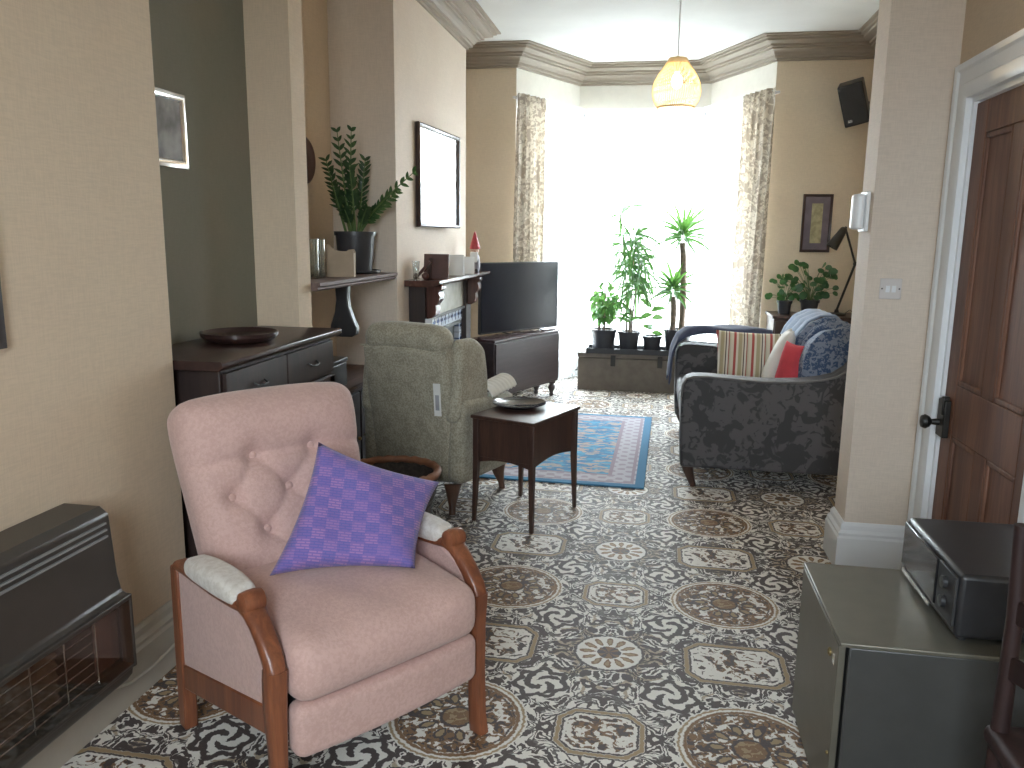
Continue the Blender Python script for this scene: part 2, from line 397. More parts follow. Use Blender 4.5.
# ------------------------------------------------------------------ mesh helpers
class MB:
    def __init__(s): s.v = []; s.f = []; s.mi = []; s.cur = 0
    def add(s, vs, fs, mat=None):
        o = len(s.v)
        s.v += [tuple(mat @ Vector(p)) if mat else tuple(p) for p in vs]
        s.f += [tuple(o + i for i in f) for f in fs]; s.mi += [s.cur] * len(fs)
        return s
    def box(s, x0, x1, y0, y1, z0, z1, mat=None):
        vs = [(x, y, z) for x in (x0, x1) for y in (y0, y1) for z in (z0, z1)]
        return s.add(vs, [(0, 1, 3, 2), (4, 6, 7, 5), (0, 4, 5, 1), (2, 3, 7, 6), (0, 2, 6, 4), (1, 5, 7, 3)], mat)
    def prism(s, poly, a0, a1, axis='y', mat=None):
        """poly in the two remaining axes (order x,y,z), extruded along axis"""
        n = len(poly)
        def p3(p, a):
            if axis == 'y': return (p[0], a, p[1])
            if axis == 'x': return (a, p[0], p[1])
            return (p[0], p[1], a)
        vs = [p3(p, a0) for p in poly] + [p3(p, a1) for p in poly]
        fs = [tuple(range(n))[::-1], tuple(range(n, 2 * n))] + [(i, (i + 1) % n, n + (i + 1) % n, n + i) for i in range(n)]
        return s.add(vs, fs, mat)
    def tube(s, pts, rad, n=10, mat=None, flat=1.0, closed=False):
        pts = [Vector(p) for p in pts]; m = len(pts)
        if not hasattr(rad, '__len__'): rad = [rad] * m
        vs = []; up = None
        for i, p in enumerate(pts):
            if closed: t = (pts[(i + 1) % m] - pts[i - 1]).normalized()
            else: t = (pts[min(i + 1, m - 1)] - pts[max(i - 1, 0)]).normalized()
            if up is None:
                up = Vector((0, 0, 1)) if abs(t.z) < 0.9 else Vector((1, 0, 0))
            a = t.cross(up)
            if a.length < 1e-6: a = t.orthogonal()
            a.normalize(); b = a.cross(t).normalized(); up = b
            for k in range(n):
                an = 2 * PI * k / n
                vs.append(p + a * math.cos(an) * rad[i] + b * math.sin(an) * rad[i] * flat)
        fs = []
        for i in range(m if closed else m - 1):
            j = (i + 1) % m
            for k in range(n):
                fs.append((i * n + k, i * n + (k + 1) % n, j * n + (k + 1) % n, j * n + k))
        if not closed:
            fs.append(tuple(range(n))[::-1]); fs.append(tuple(range((m - 1) * n, m * n)))
        return s.add(vs, fs, mat)
    def lathe(s, prof, n=24, mat=None, sx=1.0, sy=1.0):
        vs = []; fs = []
        m = len(prof)
        for r, z in prof:
            for k in range(n):
                a = 2 * PI * k / n; vs.append((r * math.cos(a) * sx, r * math.sin(a) * sy, z))
        for i in range(m - 1):
            for k in range(n):
                fs.append((i * n + k, i * n + (k + 1) % n, (i + 1) * n + (k + 1) % n, (i + 1) * n + k))
        if prof[0][0] > 1e-5: fs.append(tuple(range(n))[::-1])
        if prof[-1][0] > 1e-5: fs.append(tuple(range((m - 1) * n, m * n)))
        return s.add(vs, fs, mat)
    def grid(s, fn, nu, nv, mat=None):
        vs = [fn(i / nu, j / nv) for i in range(nu + 1) for j in range(nv + 1)]
        fs = [(i * (nv + 1) + j, (i + 1) * (nv + 1) + j, (i + 1) * (nv + 1) + j + 1, i * (nv + 1) + j + 1) for i in range(nu) for j in range(nv)]
        return s.add(vs, fs, mat)
    def ball(s, c, r, n=14, mat=None):
        if not hasattr(r, '__len__'): r = (r, r, r)
        m = Matrix.Translation(c) @ Matrix.Diagonal((*r, 1))
        prof = [(math.sin(PI * i / n), -math.cos(PI * i / n)) for i in range(n + 1)]
        prof[0] = (0.0001, -1); prof[-1] = (0.0001, 1)
        return s.lathe(prof, n + 4, (mat @ m) if mat else m)
    def soft(s, h, r, n=(14, 14, 8), fn=None, mat=None):
        """rounded, subdivided box of half sizes h, corner radius r, warped by fn"""
        hx, hy, hz = h; vs = []; fs = []; idx = {}
        def key(p): return tuple(round(q, 5) for q in p)
        def put(p):
            k = key(p)
            if k in idx: return idx[k]
            inn = Vector([max(-(hh - r), min(hh - r, q)) for q, hh in zip(p, h)])
            d = Vector(p) - inn
            q = inn + (d.normalized() * r if d.length > 1e-9 else d)
            if fn: q = Vector(fn(*q))
            idx[k] = len(vs); vs.append(q); return idx[k]
        def ax(hh, m):
            m = max(2, m); c = []
            k = 3
            for i in range(k): c.append(-hh + r * (1 - math.cos(PI / 2 * i / k)) if False else -hh + r * i / k)
            for i in range(m + 1): c.append(-(hh - r) + 2 * (hh - r) * i / m)
            for i in range(1, k + 1): c.append(hh - r + r * i / k)
            return c
        A = [ax(hx, n[0]), ax(hy, n[1]), ax(hz, n[2])]
        for a in range(3):
            b, c = (a + 1) % 3, (a + 2) % 3
            for sgn in (-1, 1):
                for i in range(len(A[b]) - 1):
                    for j in range(len(A[c]) - 1):
                        q = []
                        for (ii, jj) in ((i, j), (i + 1, j), (i + 1, j + 1), (i, j + 1)):
                            p = [0, 0, 0]; p[a] = sgn * h[a]; p[b] = A[b][ii]; p[c] = A[c][jj]; q.append(put(p))
                        if sgn < 0: q = q[::-1]
                        if len(set(q)) >= 3:
                            qq = []
                            for t in q:
                                if t not in qq: qq.append(t)
                            fs.append(tuple(qq))
        return s.add(vs, fs, mat)
    def build(s, name, mats, parent=None, bevel=0, world=False, angle=38, seg=2, solid=0, sub=0):
        me = bpy.data.meshes.new(name)
        vs = s.v
        if world and parent is not None:
            inv = FR[parent.name].inverted(); vs = [tuple(inv @ Vector(p)) for p in vs]
        me.from_pydata(vs, [], s.f)
        for m in (mats if isinstance(mats, (list, tuple)) else [mats]): me.materials.append(m)
        for p, mi in zip(me.polygons, s.mi): p.material_index = mi
        bm = bmesh.new(); bm.from_mesh(me)
        bmesh.ops.recalc_face_normals(bm, faces=bm.faces)
        for f in bm.faces: f.smooth = True
        for e in bm.edges:
            if len(e.link_faces) == 2 and e.calc_face_angle(0) > R(angle): e.smooth = False
        bm.to_mesh(me); bm.free()
        o = bpy.data.objects.new(name, me); C.objects.link(o)
        if parent is not None: o.parent = parent
        if solid:
            md = o.modifiers.new('thick', 'SOLIDIFY'); md.thickness = solid; md.offset = 0
        if bevel:
            md = o.modifiers.new('bevel', 'BEVEL'); md.width = bevel; md.segments = seg; md.limit_method = 'ANGLE'; md.angle_limit = R(40)
            md.harden_normals = False
        if sub:
            md = o.modifiers.new('sub', 'SUBSURF'); md.levels = sub; md.render_levels = sub
        return o
FR = {}
def thing(name, label, cat, loc=(0, 0, 0), rz=0.0, group=None):
    o = bpy.data.objects.new(name, None); C.objects.link(o)
    o.location = loc; o.rotation_euler = (0, 0, rz); o.empty_display_size = 0.1
    o['label'] = label; o['category'] = cat
    if group: o['group'] = group
    FR[o.name] = Matrix.Translation(loc) @ Matrix.Rotation(rz, 4, 'Z')
    return o
def tag(o, label, cat, group=None):
    o['label'] = label; o['category'] = cat
    if group: o['group'] = group
    return o
def struct(name, mb, m, **k):
    o = mb.build(name, m, **k); o['kind'] = 'structure'; return o
def TR(x=0, y=0, z=0, rx=0, ry=0, rz=0):
    return Matrix.Translation((x, y, z)) @ Euler((rx, ry, rz)).to_matrix().to_4x4()
def sweep(path, prof, closed_prof=True):
    """sweep profile (offset to the right of travel, z) along a 2D path with mitred corners"""
    mb = MB(); n = len(path); rings = []
    for i, p in enumerate(path):
        p = Vector(p)
        d0 = (p - Vector(path[i - 1])).normalized() if i > 0 else None
        d1 = (Vector(path[i + 1]) - p).normalized() if i < n - 1 else None
        n0 = Vector((d0.y, -d0.x)) if d0 else None; n1 = Vector((d1.y, -d1.x)) if d1 else None
        if n0 is None: mdir, k = n1, 1.0
        elif n1 is None: mdir, k = n0, 1.0
        else:
            mdir = (n0 + n1).normalized(); k = 1.0 / max(0.2, mdir.dot(n0))
        rings.append([(p.x + mdir.x * k * o, p.y + mdir.y * k * o, z) for o, z in prof])
    m = len(prof); vs = [q for r in rings for q in r]; fs = []
    for i in range(n - 1):
        for j in range(m):
            k2 = (j + 1) % m
            fs.append((i * m + j, i * m + k2, (i + 1) * m + k2, (i + 1) * m + j))
    fs.append(tuple(range(m))); fs.append(tuple(range((n - 1) * m, n * m))[::-1])
    mb.add(vs, fs); return mb

# ------------------------------------------------------------------ the room
H = 3.10
BX, NX, AX, GX = -1.58, -1.62, -1.99, -1.83          # chimney breasts, dividing nib, alcove backs
struct('floor', MB().box(-2.2, 1.95, -1.55, 8.6, -0.05, 0.0), MT['carpet'])
struct('ceiling', MB().box(-2.2, 1.95, -1.55, 8.6, H, H + 0.1), MT['ceiling'])
struct('wall_left', MB().box(-2.15, BX, -1.5, 2.41, 0, H), MT['wall'])
struct('wall_left_alcove', MB().box(-2.15, GX, 2.41, 3.48, 0, H), MT['green'])
struct('wall_left_nib', MB().box(-2.15, NX, 3.48, 3.62, 0, H), MT['wall'])
struct('wall_left_recess', MB().box(-2.15, AX, 3.62, 4.81, 0, H), MT['wall'])
struct('wall_left_chimney_breast', MB().box(-2.15, BX, 4.81, 6.65, 0, H), MT['walllit'])
struct('wall_left_window_recess', MB().box(-2.15, -2.05, 6.65, 7.4, 0, H), MT['wall'])
struct('wall_far_left', MB().prism([(-2.15, 7.4), (-1.2955, 7.4), (-1.42, 7.6), (-2.15, 7.6)], 0, H, 'z'), MT['wallfar'])
struct('wall_far_right', MB().prism([(0.936, 7.4), (1.85, 7.4), (1.85, 7.6), (1.06, 7.6)], 0, H, 'z'), MT['wallfar'])
struct('wall_right_front', MB().box(1.75, 1.85, 3.8, 7.4, 0, H), MT['wall'])
struct('wall_right_pier', MB().box(0.875, 1.85, 3.6, 3.8, 0, H), MT['walllit'])
DX = 1.15
rw = MB(); rw.box(DX, DX + 0.12, 3.42, 3.6, 0, H); rw.box(DX, DX + 0.12, 2.58, 3.42, 1.985, H); rw.box(DX, DX + 0.12, -1.5, 2.58, 0, H)
struct('wall_right', rw, MT['wall'])
bw = MB(); bw.box(-1.58, -0.60, -1.5, -1.4, 0, H); bw.box(0.50, 1.15, -1.5, -1.4, 0, H)
bw.box(-0.60, 0.50, -1.5, -1.4, 0, 1.2); bw.box(-0.60, 0.50, -1.5, -1.4, 2.75, H)
struct('wall_back', bw, P('unseen_wall_fill_cut', (0.10, 0.11, 0.09), 0.8))  # wall out of view, coloured dark to cut the fill light
# bay walls: low wall under each window, frieze above
bay = [(-1.295, 7.4), (-0.82, 8.35), (0.46, 8.35), (0.936, 7.4)]
SILL, HEAD = 0.22, 2.68
def out(p, q, d):
    v = Vector((q[0] - p[0], q[1] - p[1])).normalized(); nrm = Vector((-v.y, v.x)); return nrm * d
for i in range(3):
    p, q = Vector(bay[i]), Vector(bay[i + 1]); o = out(p, q, 0.12)
    e0 = 0.0 if i != 1 else 0.0
    poly = [tuple(p), tuple(q), tuple(q + o), tuple(p + o)]
    struct('wall_bay_%d' % (i + 1), MB().prism(poly, 0, SILL, 'z'), MT['white'])
    struct('wall_bay_frieze_%d' % (i + 1), MB().prism(poly, HEAD, H, 'z'), MT['frieze'])
    # window: frame members, transom, mullions, pane
    L = (q - p).length; d = (q - p).normalized(); ang = math.atan2(d.y, d.x)
    f = MB(); f.box(0.0, L, 0.03, 0.09, 0, 0.06); f.box(0.0, L, 0.03, 0.09, HEAD - SILL - 0.06, HEAD - SILL)
    f.box(0.0, 0.06, 0.03, 0.09, 0, HEAD - SILL); f.box(L - 0.06, L, 0.03, 0.09, 0, HEAD - SILL)
    f.box(0.06, L - 0.06, 0.035, 0.085, 1.74, 1.79)
    if i == 1: f.box(L / 2 - 0.03, L / 2 + 0.03, 0.035, 0.085, 0.06, HEAD - SILL - 0.06)
    wo = bpy.data.objects.new('window_%d' % (i + 1), None); C.objects.link(wo)
    wo.location = (p.x, p.y, SILL); wo.rotation_euler = (0, 0, ang); wo['kind'] = 'structure'
    f.build('window_frame', MT['white2'], wo)
    MB().box(0.05, L - 0.05, 0.058, 0.062, 0.05, HEAD - SILL - 0.05).build('pane', MT['glass'], wo)
    MB().box(0.0, L, -0.05, 0.03, -0.03, 0.0).build('window_sill', MT['white'], wo, bevel=0.005)
    mid = (p + q) / 2 + o * 1.15
    portal('bay_daylight_%d' % (i + 1), (mid.x, mid.y, (SILL + HEAD) / 2), (R(-90), 0, ang), L, HEAD - SILL)
# rear window behind the camera
wo = bpy.data.objects.new('window_4', None); C.objects.link(wo); wo.location = (-0.05, -1.45, 1.2); wo['kind'] = 'structure'
f = MB(); f.box(-0.55, 0.55, -0.03, 0.03, 0, 0.05); f.box(-0.55, 0.55, -0.03, 0.03, 1.50, 1.55); f.box(-0.55, -0.50, -0.03, 0.03, 0.05, 1.50); f.box(0.50, 0.55, -0.03, 0.03, 0.05, 1.50); f.box(-0.025, 0.025, -0.03, 0.03, 0.05, 1.50)
f.build('window_frame', MT['white2'], wo)
MB().box(-0.505, 0.505, -0.003, 0.003, 0.045, 1.505).build('pane', MT['glass'], wo)
portal('rear_daylight', (-0.05, -1.52, 1.975), (R(90), 0, 0), 1.1, 1.55)

# cornice
CP = [(0.0, -0.175), (0.020, -0.175), (0.020, -0.158), (0.046, -0.154), (0.046, -0.132), (0.056, -0.130), (0.066, -0.112), (0.086, -0.100), (0.104, -0.097), (0.104, -0.082), (0.126, -0.080), (0.126, -0.062),
      (0.150, -0.058), (0.178, -0.048), (0.186, -0.046), (0.186, -0.028), (0.210, -0.027), (0.210, -0.012), (0.240, -0.011), (0.240, 0.0), (0.0, 0.0)]
cpath = [(NX, 3.62), (AX, 3.62), (AX, 4.81), (BX, 4.81), (BX, 6.65), (-2.05, 6.65), (-2.05, 7.4)] + bay + [(1.75, 7.4), (1.75, 3.8), (0.875, 3.8)]
struct('trim_1', sweep(cpath, [(o, H - 0.0005 + z) for o, z in CP]), MT['cornice'], angle=4)
# skirting boards
SP = [(0.0, 0.0), (0.030, 0.0), (0.030, 0.150), (0.024, 0.160), (0.026, 0.172), (0.016, 0.185), (0.014, 0.205), (0.006, 0.218), (0.0, 0.218)]
SP = [(o, z + 0.0005) for o, z in SP]
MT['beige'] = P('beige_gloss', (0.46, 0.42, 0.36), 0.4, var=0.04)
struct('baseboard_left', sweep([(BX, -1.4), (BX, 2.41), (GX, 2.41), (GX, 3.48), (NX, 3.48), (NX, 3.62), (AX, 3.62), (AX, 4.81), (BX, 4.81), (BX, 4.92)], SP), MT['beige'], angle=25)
struct('baseboard_far_left', sweep([(BX, 6.58), (BX, 6.65), (-2.05, 6.65), (-2.05, 7.4), bay[0]], SP), MT['white'], angle=25)
struct('baseboard_right', sweep([bay[3], (1.75, 7.4), (1.75, 3.8), (0.875, 3.8), (0.875, 3.6), (DX, 3.6), (DX, 3.565)], SP), MT['white'], angle=25)
struct('baseboard_right_near', sweep([(DX, 2.44), (DX, -1.4)], SP), MT['white'], angle=25)

# door with architrave
arch = []
def archprof(mb, x, ya, yb, za, zb, vertical=True):
    pass
am = MB()
prof = [(0.0, 0.0), (0.0, 0.022), (0.02, 0.030), (0.05, 0.030), (0.06, 0.020), (0.105, 0.018), (0.115, 0.026), (0.135, 0.030), (0.14, 0.0)]   # (across, out)
def apt(a, o, side):   # rectangle path at offset a outwards from the opening
    return None
y0, y1, zt = 2.58, 3.42, 1.985
rings = []
for k in range(4):
    ring = []
    for a, o in prof:
        if k == 0: p = (DX - o, y1 + a, 0.0)
        elif k == 1: p = (DX - o, y1 + a, zt + a)
        elif k == 2: p = (DX - o, y0 - a, zt + a)
        else: p = (DX - o, y0 - a, 0.0)
        ring.append(p)
    rings.append(ring)
vs = [q for r in rings for q in r]; m_ = len(prof)
fs = [(i * m_ + j, i * m_ + (j + 1) % m_, (i + 1) * m_ + (j + 1) % m_, (i + 1) * m_ + j) for i in range(3) for j in range(m_)]
fs += [tuple(range(m_)), tuple(range(3 * m_, 4 * m_))]
am.add(vs, fs)
am.box(DX, DX + 0.12, y1 - 0.02, y1, 0, zt); am.box(DX, DX + 0.12, y0, y0 + 0.02, 0, zt); am.box(DX, DX + 0.12, y0 + 0.02, y1 - 0.02, zt - 0.02, zt)
struct('trim_2', am, MT['white'], angle=25)
door = bpy.data.objects.new('door_1', None); C.objects.link(door); door.location = (DX + 0.012, 3.0, 0.006); door['kind'] = 'structure'
dm = MB(); dw, dh = 0.398, 1.955
dm.box(0.010, 0.034, -dw + 0.1, dw - 0.1, 0.1, dh - 0.1)                       # panel field
for ya, yb in ((-dw, -dw + 0.11), (dw - 0.11, dw)): dm.box(0, 0.042, ya, yb, 0, dh)
for ya, yb in ((-dw + 0.11, dw - 0.11),):
    for za, zb in ((0, 0.20), (0.70, 0.90), (dh - 0.12, dh)): dm.box(0, 0.042, ya, yb, za, zb)
for za, zb in ((0.20, 0.70), (0.90, dh - 0.12)): dm.box(0, 0.042, -0.05, 0.05, za, zb)
dm.build('door_leaf', MT['pine'], door, bevel=0.004)
for ya, yb in ((-dw + 0.11, -0.05), (0.05, dw - 0.11)):
    for za, zb in ((0.20, 0.70), (0.90, dh - 0.12)):
        pm = MB(); t = 0.022
        for (a, b, c, d) in ((ya, ya + t, za, zb), (yb - t, yb, za, zb), (ya, yb, za, za + t), (ya, yb, zb - t, zb)):
            pm.box(0.001, 0.02, a, b, c, d)
        pm.build('panel_moulding', MT['pine'], door, bevel=0.006)
lk = MB(); lk.box(-0.024, 0.0, 0.315, 0.392, 0.68, 0.83); lk.box(-0.030, -0.004, 0.325, 0.345, 0.77, 0.845)
lock = lk.build('rim_lock', MT['iron'], door, bevel=0.004)
kb = MB(); kb.lathe([(0.0001, 0.0), (0.014, 0.002), (0.012, 0.02), (0.010, 0.03), (0.022, 0.038), (0.029, 0.052), (0.024, 0.066), (0.0001, 0.072)], 18, TR(-0.022, 0.365, 0.735, ry=R(-90)))
kb.build('door_handle', MT['iron'], lock)

# ------------------------------------------------------------------ net curtains and curtains at the bay
def inset(d):
    pts = []
    for k in range(4):
        p = Vector(bay[k])
        n0 = n1 = None
        if k > 0: e = (p - Vector(bay[k - 1])).normalized(); n0 = Vector((e.y, -e.x))
        if k < 3: e = (Vector(bay[k + 1]) - p).normalized(); n1 = Vector((e.y, -e.x))
        if n0 is None: n0 = n1
        if n1 is None: n1 = n0
        m_ = (n0 + n1).normalized(); pts.append(p + m_ * (d / m_.dot(n0)))
    return pts
NP = inset(0.09)
t = thing('net_curtain', 'sheer white net curtain hanging floor length round the bay window', 'net curtain', (-0.18, 8.2, 0.02))
def nfn(u, v):
    Ls = [(NP[k + 1] - NP[k]).length for k in range(3)]; d = 0.02 + u * (sum(Ls) - 0.04); k = 0; dd = d
    while k < 2 and dd > Ls[k]: dd -= Ls[k]; k += 1
    e = (NP[k + 1] - NP[k]).normalized(); q = NP[k] + e * dd; nn = Vector((e.y, -e.x))
    amp = 0.012 * (0.55 + 0.45 * (1 - v)); o = amp * math.sin(d * 2 * PI / 0.085 + 0.6 * math.sin(d * 9))
    return (q.x + nn.x * o + 0.18, q.y + nn.y * o - 8.2, 2.63 * v)
MB().grid(nfn, 380, 3).build('net_fabric', MT['net'], t)
o = sweep([tuple(Vector(p) - Vector((-0.18, 8.2))) for p in NP], [(-0.022, 2.632), (0.022, 2.632), (0.022, 2.675), (-0.022, 2.675)]).build('curtain_track', MT['white2'], t)

def curtain(i, s0, s1t, s1b, z0, label, seed):
    p, q = Vector(bay[i]), Vector(bay[i + 1]); d = (q - p).normalized(); nn = Vector((d.y, -d.x)); ang = math.atan2(d.y, d.x)
    L = (q - p).length
    t = thing('curtain', label, 'curtain', (p.x + nn.x * 0.125, p.y + nn.y * 0.125, 0.03), ang)
    rnd = random.Random(seed)
    ph = [rnd.uniform(0, 6) for _ in range(4)]
    def fn(u, v):
        zz = z0 + (2.655 - z0) * v
        k = min(1, v * 1.0)
        s1 = s1b + (s1t - s1b) * k ** 1.5
        x = s0 + (s1 - s0) * u
        wv = u * 2 * PI * 5.5
        amp = 0.038 * (1 - 0.55 * max(0, (v - 0.93) / 0.07))
        y = amp * math.sin(wv + 0.5 * math.sin(ph[0] + v * 2.5)) + 0.012 * math.sin(wv * 2.3 + ph[1] + v * 3)
        if v > 0.955: y += 0.006 * math.sin(u * 2 * PI * 22)
        x += 0.010 * math.sin(wv * 1.0 + ph[2] + v * 4)
        return (x, y, zz)
    MB().grid(fn, 110, 40).build('drape', MT['curtain'], t, angle=80)
    h = MB(); h.box(s0 - 0.01, s1t + 0.01, 0.045, 0.06, 2.61, 2.63)
    for k in range(9):
        xx = s0 + 0.02 + (s1t - s0 - 0.04) * k / 8; h.tube([(xx, 0.05, 2.62), (xx, 0.03, 2.64), (xx, 0.0, 2.63)], 0.003, 6)
    h.build('rail', MT['white2'], t)
LL = (Vector(bay[1]) - Vector(bay[0])).length
curtain(0, -0.13, 0.30, 0.26, 0.0, 'cream and brown patterned curtain left of the bay, behind the television', 3)
curtain(2, LL - 0.29, LL + 0.155, LL + 0.14, 0.0, 'cream and brown patterned curtain right of the bay, beyond the sofa', 8)

# ------------------------------------------------------------------ pendant lamp
t = thing('pendant_lamp', 'woven rattan pendant lamp, lit, hanging from the ceiling before the bay', 'lamp', (0.075, 5.0, 2.20))
MB().tube([(0, 0, H - 2.20 - 0.012), (0, 0, 0.27)], 0.0035, 8).build('cable', MT['white2'], t)
MB().lathe([(0.0001, H - 2.2 - 0.03), (0.035, H - 2.2 - 0.026), (0.048, H - 2.2 - 0.003), (0.0001, H - 2.2)], 20).build('ceiling_rose', MT['white2'], t)
MB().lathe([(0.0001, 0.20), (0.018, 0.20), (0.02, 0.25), (0.012, 0.285), (0.0001, 0.29)], 16).build('bulb_holder', MT['white2'], t)
bm_ = MB(); bm_.ball((0, 0, 0.15), (0.032, 0.032, 0.042), 14); bm_.build('bulb', emit('warm_bulb', (1.0, 0.84, 0.58), 16.0), t)
rt = MB()
def rprof(v):   # v 0 bottom .. 1 top
    key = [(0.0, 0.104), (0.12, 0.128), (0.30, 0.142), (0.5, 0.135), (0.65, 0.116), (0.8, 0.088), (0.92, 0.062), (1.0, 0.050)]
    for (a, ra), (b, rb) in zip(key, key[1:]):
        if v <= b:
            k = (v - a) / (b - a); k = k * k * (3 - 2 * k) if False else k; return ra + (rb - ra) * k
    return key[-1][1]
for k in range(64):
    a = 2 * PI * k / 64
    pts = [(rprof(v) * math.cos(a + 0.12 * math.sin(v * 5)), rprof(v) * math.sin(a + 0.12 * math.sin(v * 5)), 0.275 * v) for v in [j / 12 for j in range(13)]]
    rt.tube(pts, 0.0019, 5)
for v in (0.0, 0.015, 0.9, 0.93, 0.96, 0.985, 1.0):
    rr = rprof(v) + 0.002
    rt.tube([(rr * math.cos(2 * PI * k / 40), rr * math.sin(2 * PI * k / 40), 0.275 * v) for k in range(40)], 0.0028, 5, closed=True)
rt.build('lamp_shade', MT['rattan'], t)
ld = bpy.data.lights.new('bulb_light', 'POINT'); ld.energy = 5; ld.color = (1.0, 0.78, 0.48); ld.shadow_soft_size = 0.05
lo = bpy.data.objects.new('bulb_light', ld); C.objects.link(lo); lo.location = (0, 0, 0.08); lo.parent = t

# ------------------------------------------------------------------ pink armchair
PO = (-0.66, 1.87); PA = R(53)
t = thing('armchair', 'pink velour armchair with buttoned back and carved wooden arms', 'armchair', (PO[0], PO[1], 0), PA)
for s in (-1, 1):
    x = 0.315 * s
    lg = MB(); n = 8
    prof = [(0.0, 0.030, -0.012), (0.06, 0.026, -0.004), (0.2, 0.025, 0.0), (0.34, 0.026, 0.004), (0.405, 0.028, 0.0), (0.435, 0.027, -0.004)]
    vs = []; fs = []
    for z, h, dy in prof:
        w_ = 0.019 + 0.006 * (z > 0.3)
        for a in range(12):
            an = 2 * PI * a / 12; c, q = math.cos(an), math.sin(an)
            sx = math.copysign(abs(c) ** 0.5, c); sy = math.copysign(abs(q) ** 0.5, q)
            vs.append((x + sx * w_, dy + sy * h, z))
    for i in range(len(prof) - 1):
        for k in range(12): fs.append((i * 12 + k, i * 12 + (k + 1) % 12, (i + 1) * 12 + (k + 1) % 12, (i + 1) * 12 + k))
    fs += [tuple(range(12)), tuple(range(60, 72))]
    lg.add(vs, fs); lg.build('leg', MT['teak'], t)
    rl = MB(); rl.prism([(0.56, 0.0), (0.61, 0.0), (0.605, 0.3), (0.60, 0.51), (0.555, 0.515), (0.55, 0.3)], x - 0.02, x + 0.02, 'x'); rl.build('leg', MT['teak'], t, bevel=0.006)
    # swept arm with scrolled knuckle
    path = [(-0.006, 0.425), (0.004, 0.455), (0.030, 0.490), (0.062, 0.522), (0.090, 0.545), (0.125, 0.555), (0.17, 0.548), (0.30, 0.535), (0.45, 0.528), (0.56, 0.520)]
    am = MB(); vs = []; fs = []
    for i, (y, z) in enumerate(path):
        y0_, z0_ = path[max(0, i - 1)]; y1_, z1_ = path[min(len(path) - 1, i + 1)]
        tv = Vector((0, y1_ - y0_, z1_ - z0_)).normalized(); nv = Vector((0, -tv.z, tv.y))
        hw = [0.024, 0.025, 0.026, 0.027, 0.029, 0.030, 0.030, 0.029, 0.027, 0.024][i]; hh = [0.024, 0.022, 0.019, 0.017, 0.017, 0.018, 0.017, 0.015, 0.014, 0.014][i]
        for a in range(14):
            an = 2 * PI * a / 14; c, q = math.cos(an), math.sin(an)
            vs.append(Vector((x + math.copysign(abs(c) ** 0.6, c) * hw, y, z)) + nv * math.copysign(abs(q) ** 0.7, q) * hh)
    for i in range(len(path) - 1):
        for k in range(14): fs.append((i * 14 + k, i * 14 + (k + 1) % 14, (i + 1) * 14 + (k + 1) % 14, (i + 1) * 14 + k))
    fs += [tuple(range(14)), tuple(range(9 * 14, 140))]
    am.add(vs, fs); arm = am.build('arm', MT['teak'], t)
    kn = MB(); kn.lathe([(0.0001, -0.031), (0.018, -0.031), (0.026, -0.026), (0.029, -0.01), (0.029, 0.01), (0.026, 0.026), (0.018, 0.031), (0.0001, 0.031)], 20, TR(x, 0.105, 0.570, ry=R(90)))
    kn.build('scroll', MT['teak'], arm)
    pd = MB(); pd.soft((0.042, 0.165, 0.026), 0.024, (6, 12, 3), lambda a, b, c: (x + a * (1 - 0.25 * (abs(b) / 0.165) ** 3), 0.300 + b, 0.560 - 0.06 * b + c + 0.012 * (1 - (b / 0.165) ** 2) * (c > 0)))
    pd.build('arm_pad', MT['pinkpad'], t)
    pn = MB(); pn.prism([(0.56, 0.20), (0.56, 0.525), (0.17, 0.54), (0.075, 0.505), (0.022, 0.44), (0.022, 0.30)], x - 0.012, x + 0.012, 'x')
    pn.build('side_panel', MT['pink'], t, bevel=0.008)
    sr = MB(); sr.prism([(0.56, 0.135), (0.56, 0.215), (0.02, 0.335), (0.02, 0.255)], x - 0.016, x + 0.016, 'x'); sr.build('side_rail', MT['teak'], t, bevel=0.006)
xb = MB(); xb.box(-0.295, 0.295, 0.55, 0.585, 0.14, 0.22); xb.build('back_rail', MT['teak'], t, bevel=0.005)
def seatfn(a, b, c):
    u, v = a / 0.285, b / 0.30
    cr = (1 - u * u) * (1 - v * v)
    if c > 0: c += 0.030 * cr - 0.012 * max(0, -v) ** 3
    y = b - 0.022 * (1 - (c / 0.085) ** 2) * (v < -0.8) * (1 - abs(u) ** 6)
    return (a, 0.245 + y, 0.415 + c + 0.004 * math.sin(a * 30 + b * 12) * (c > 0))
sc_ = MB(); sc_.soft((0.285, 0.30, 0.085), 0.05, (16, 16, 6), seatfn); sc_.build('seat_cushion', MT['pink'], t)
fp = MB(); fp.soft((0.285, 0.035, 0.070), 0.028, (16, 3, 6), lambda a, b, c: (a, -0.012 + b - 0.018 * (1 - (a / 0.285) ** 2) * (b < 0), 0.262 + c)); fp.build('footrest', MT['pink'], t)
ub = MB(); ub.box(-0.27, 0.27, 0.05, 0.54, 0.22, 0.325); ub.build('seat_base', MT['blackmatte'], t)
BH = 0.33; TILT = R(17)
btn = [(-0.10, 0.13), (0.10, 0.13), (-0.19, 0.02), (0.0, 0.02), (0.19, 0.02), (-0.10, -0.09), (0.10, -0.09), (0.0, -0.19)]
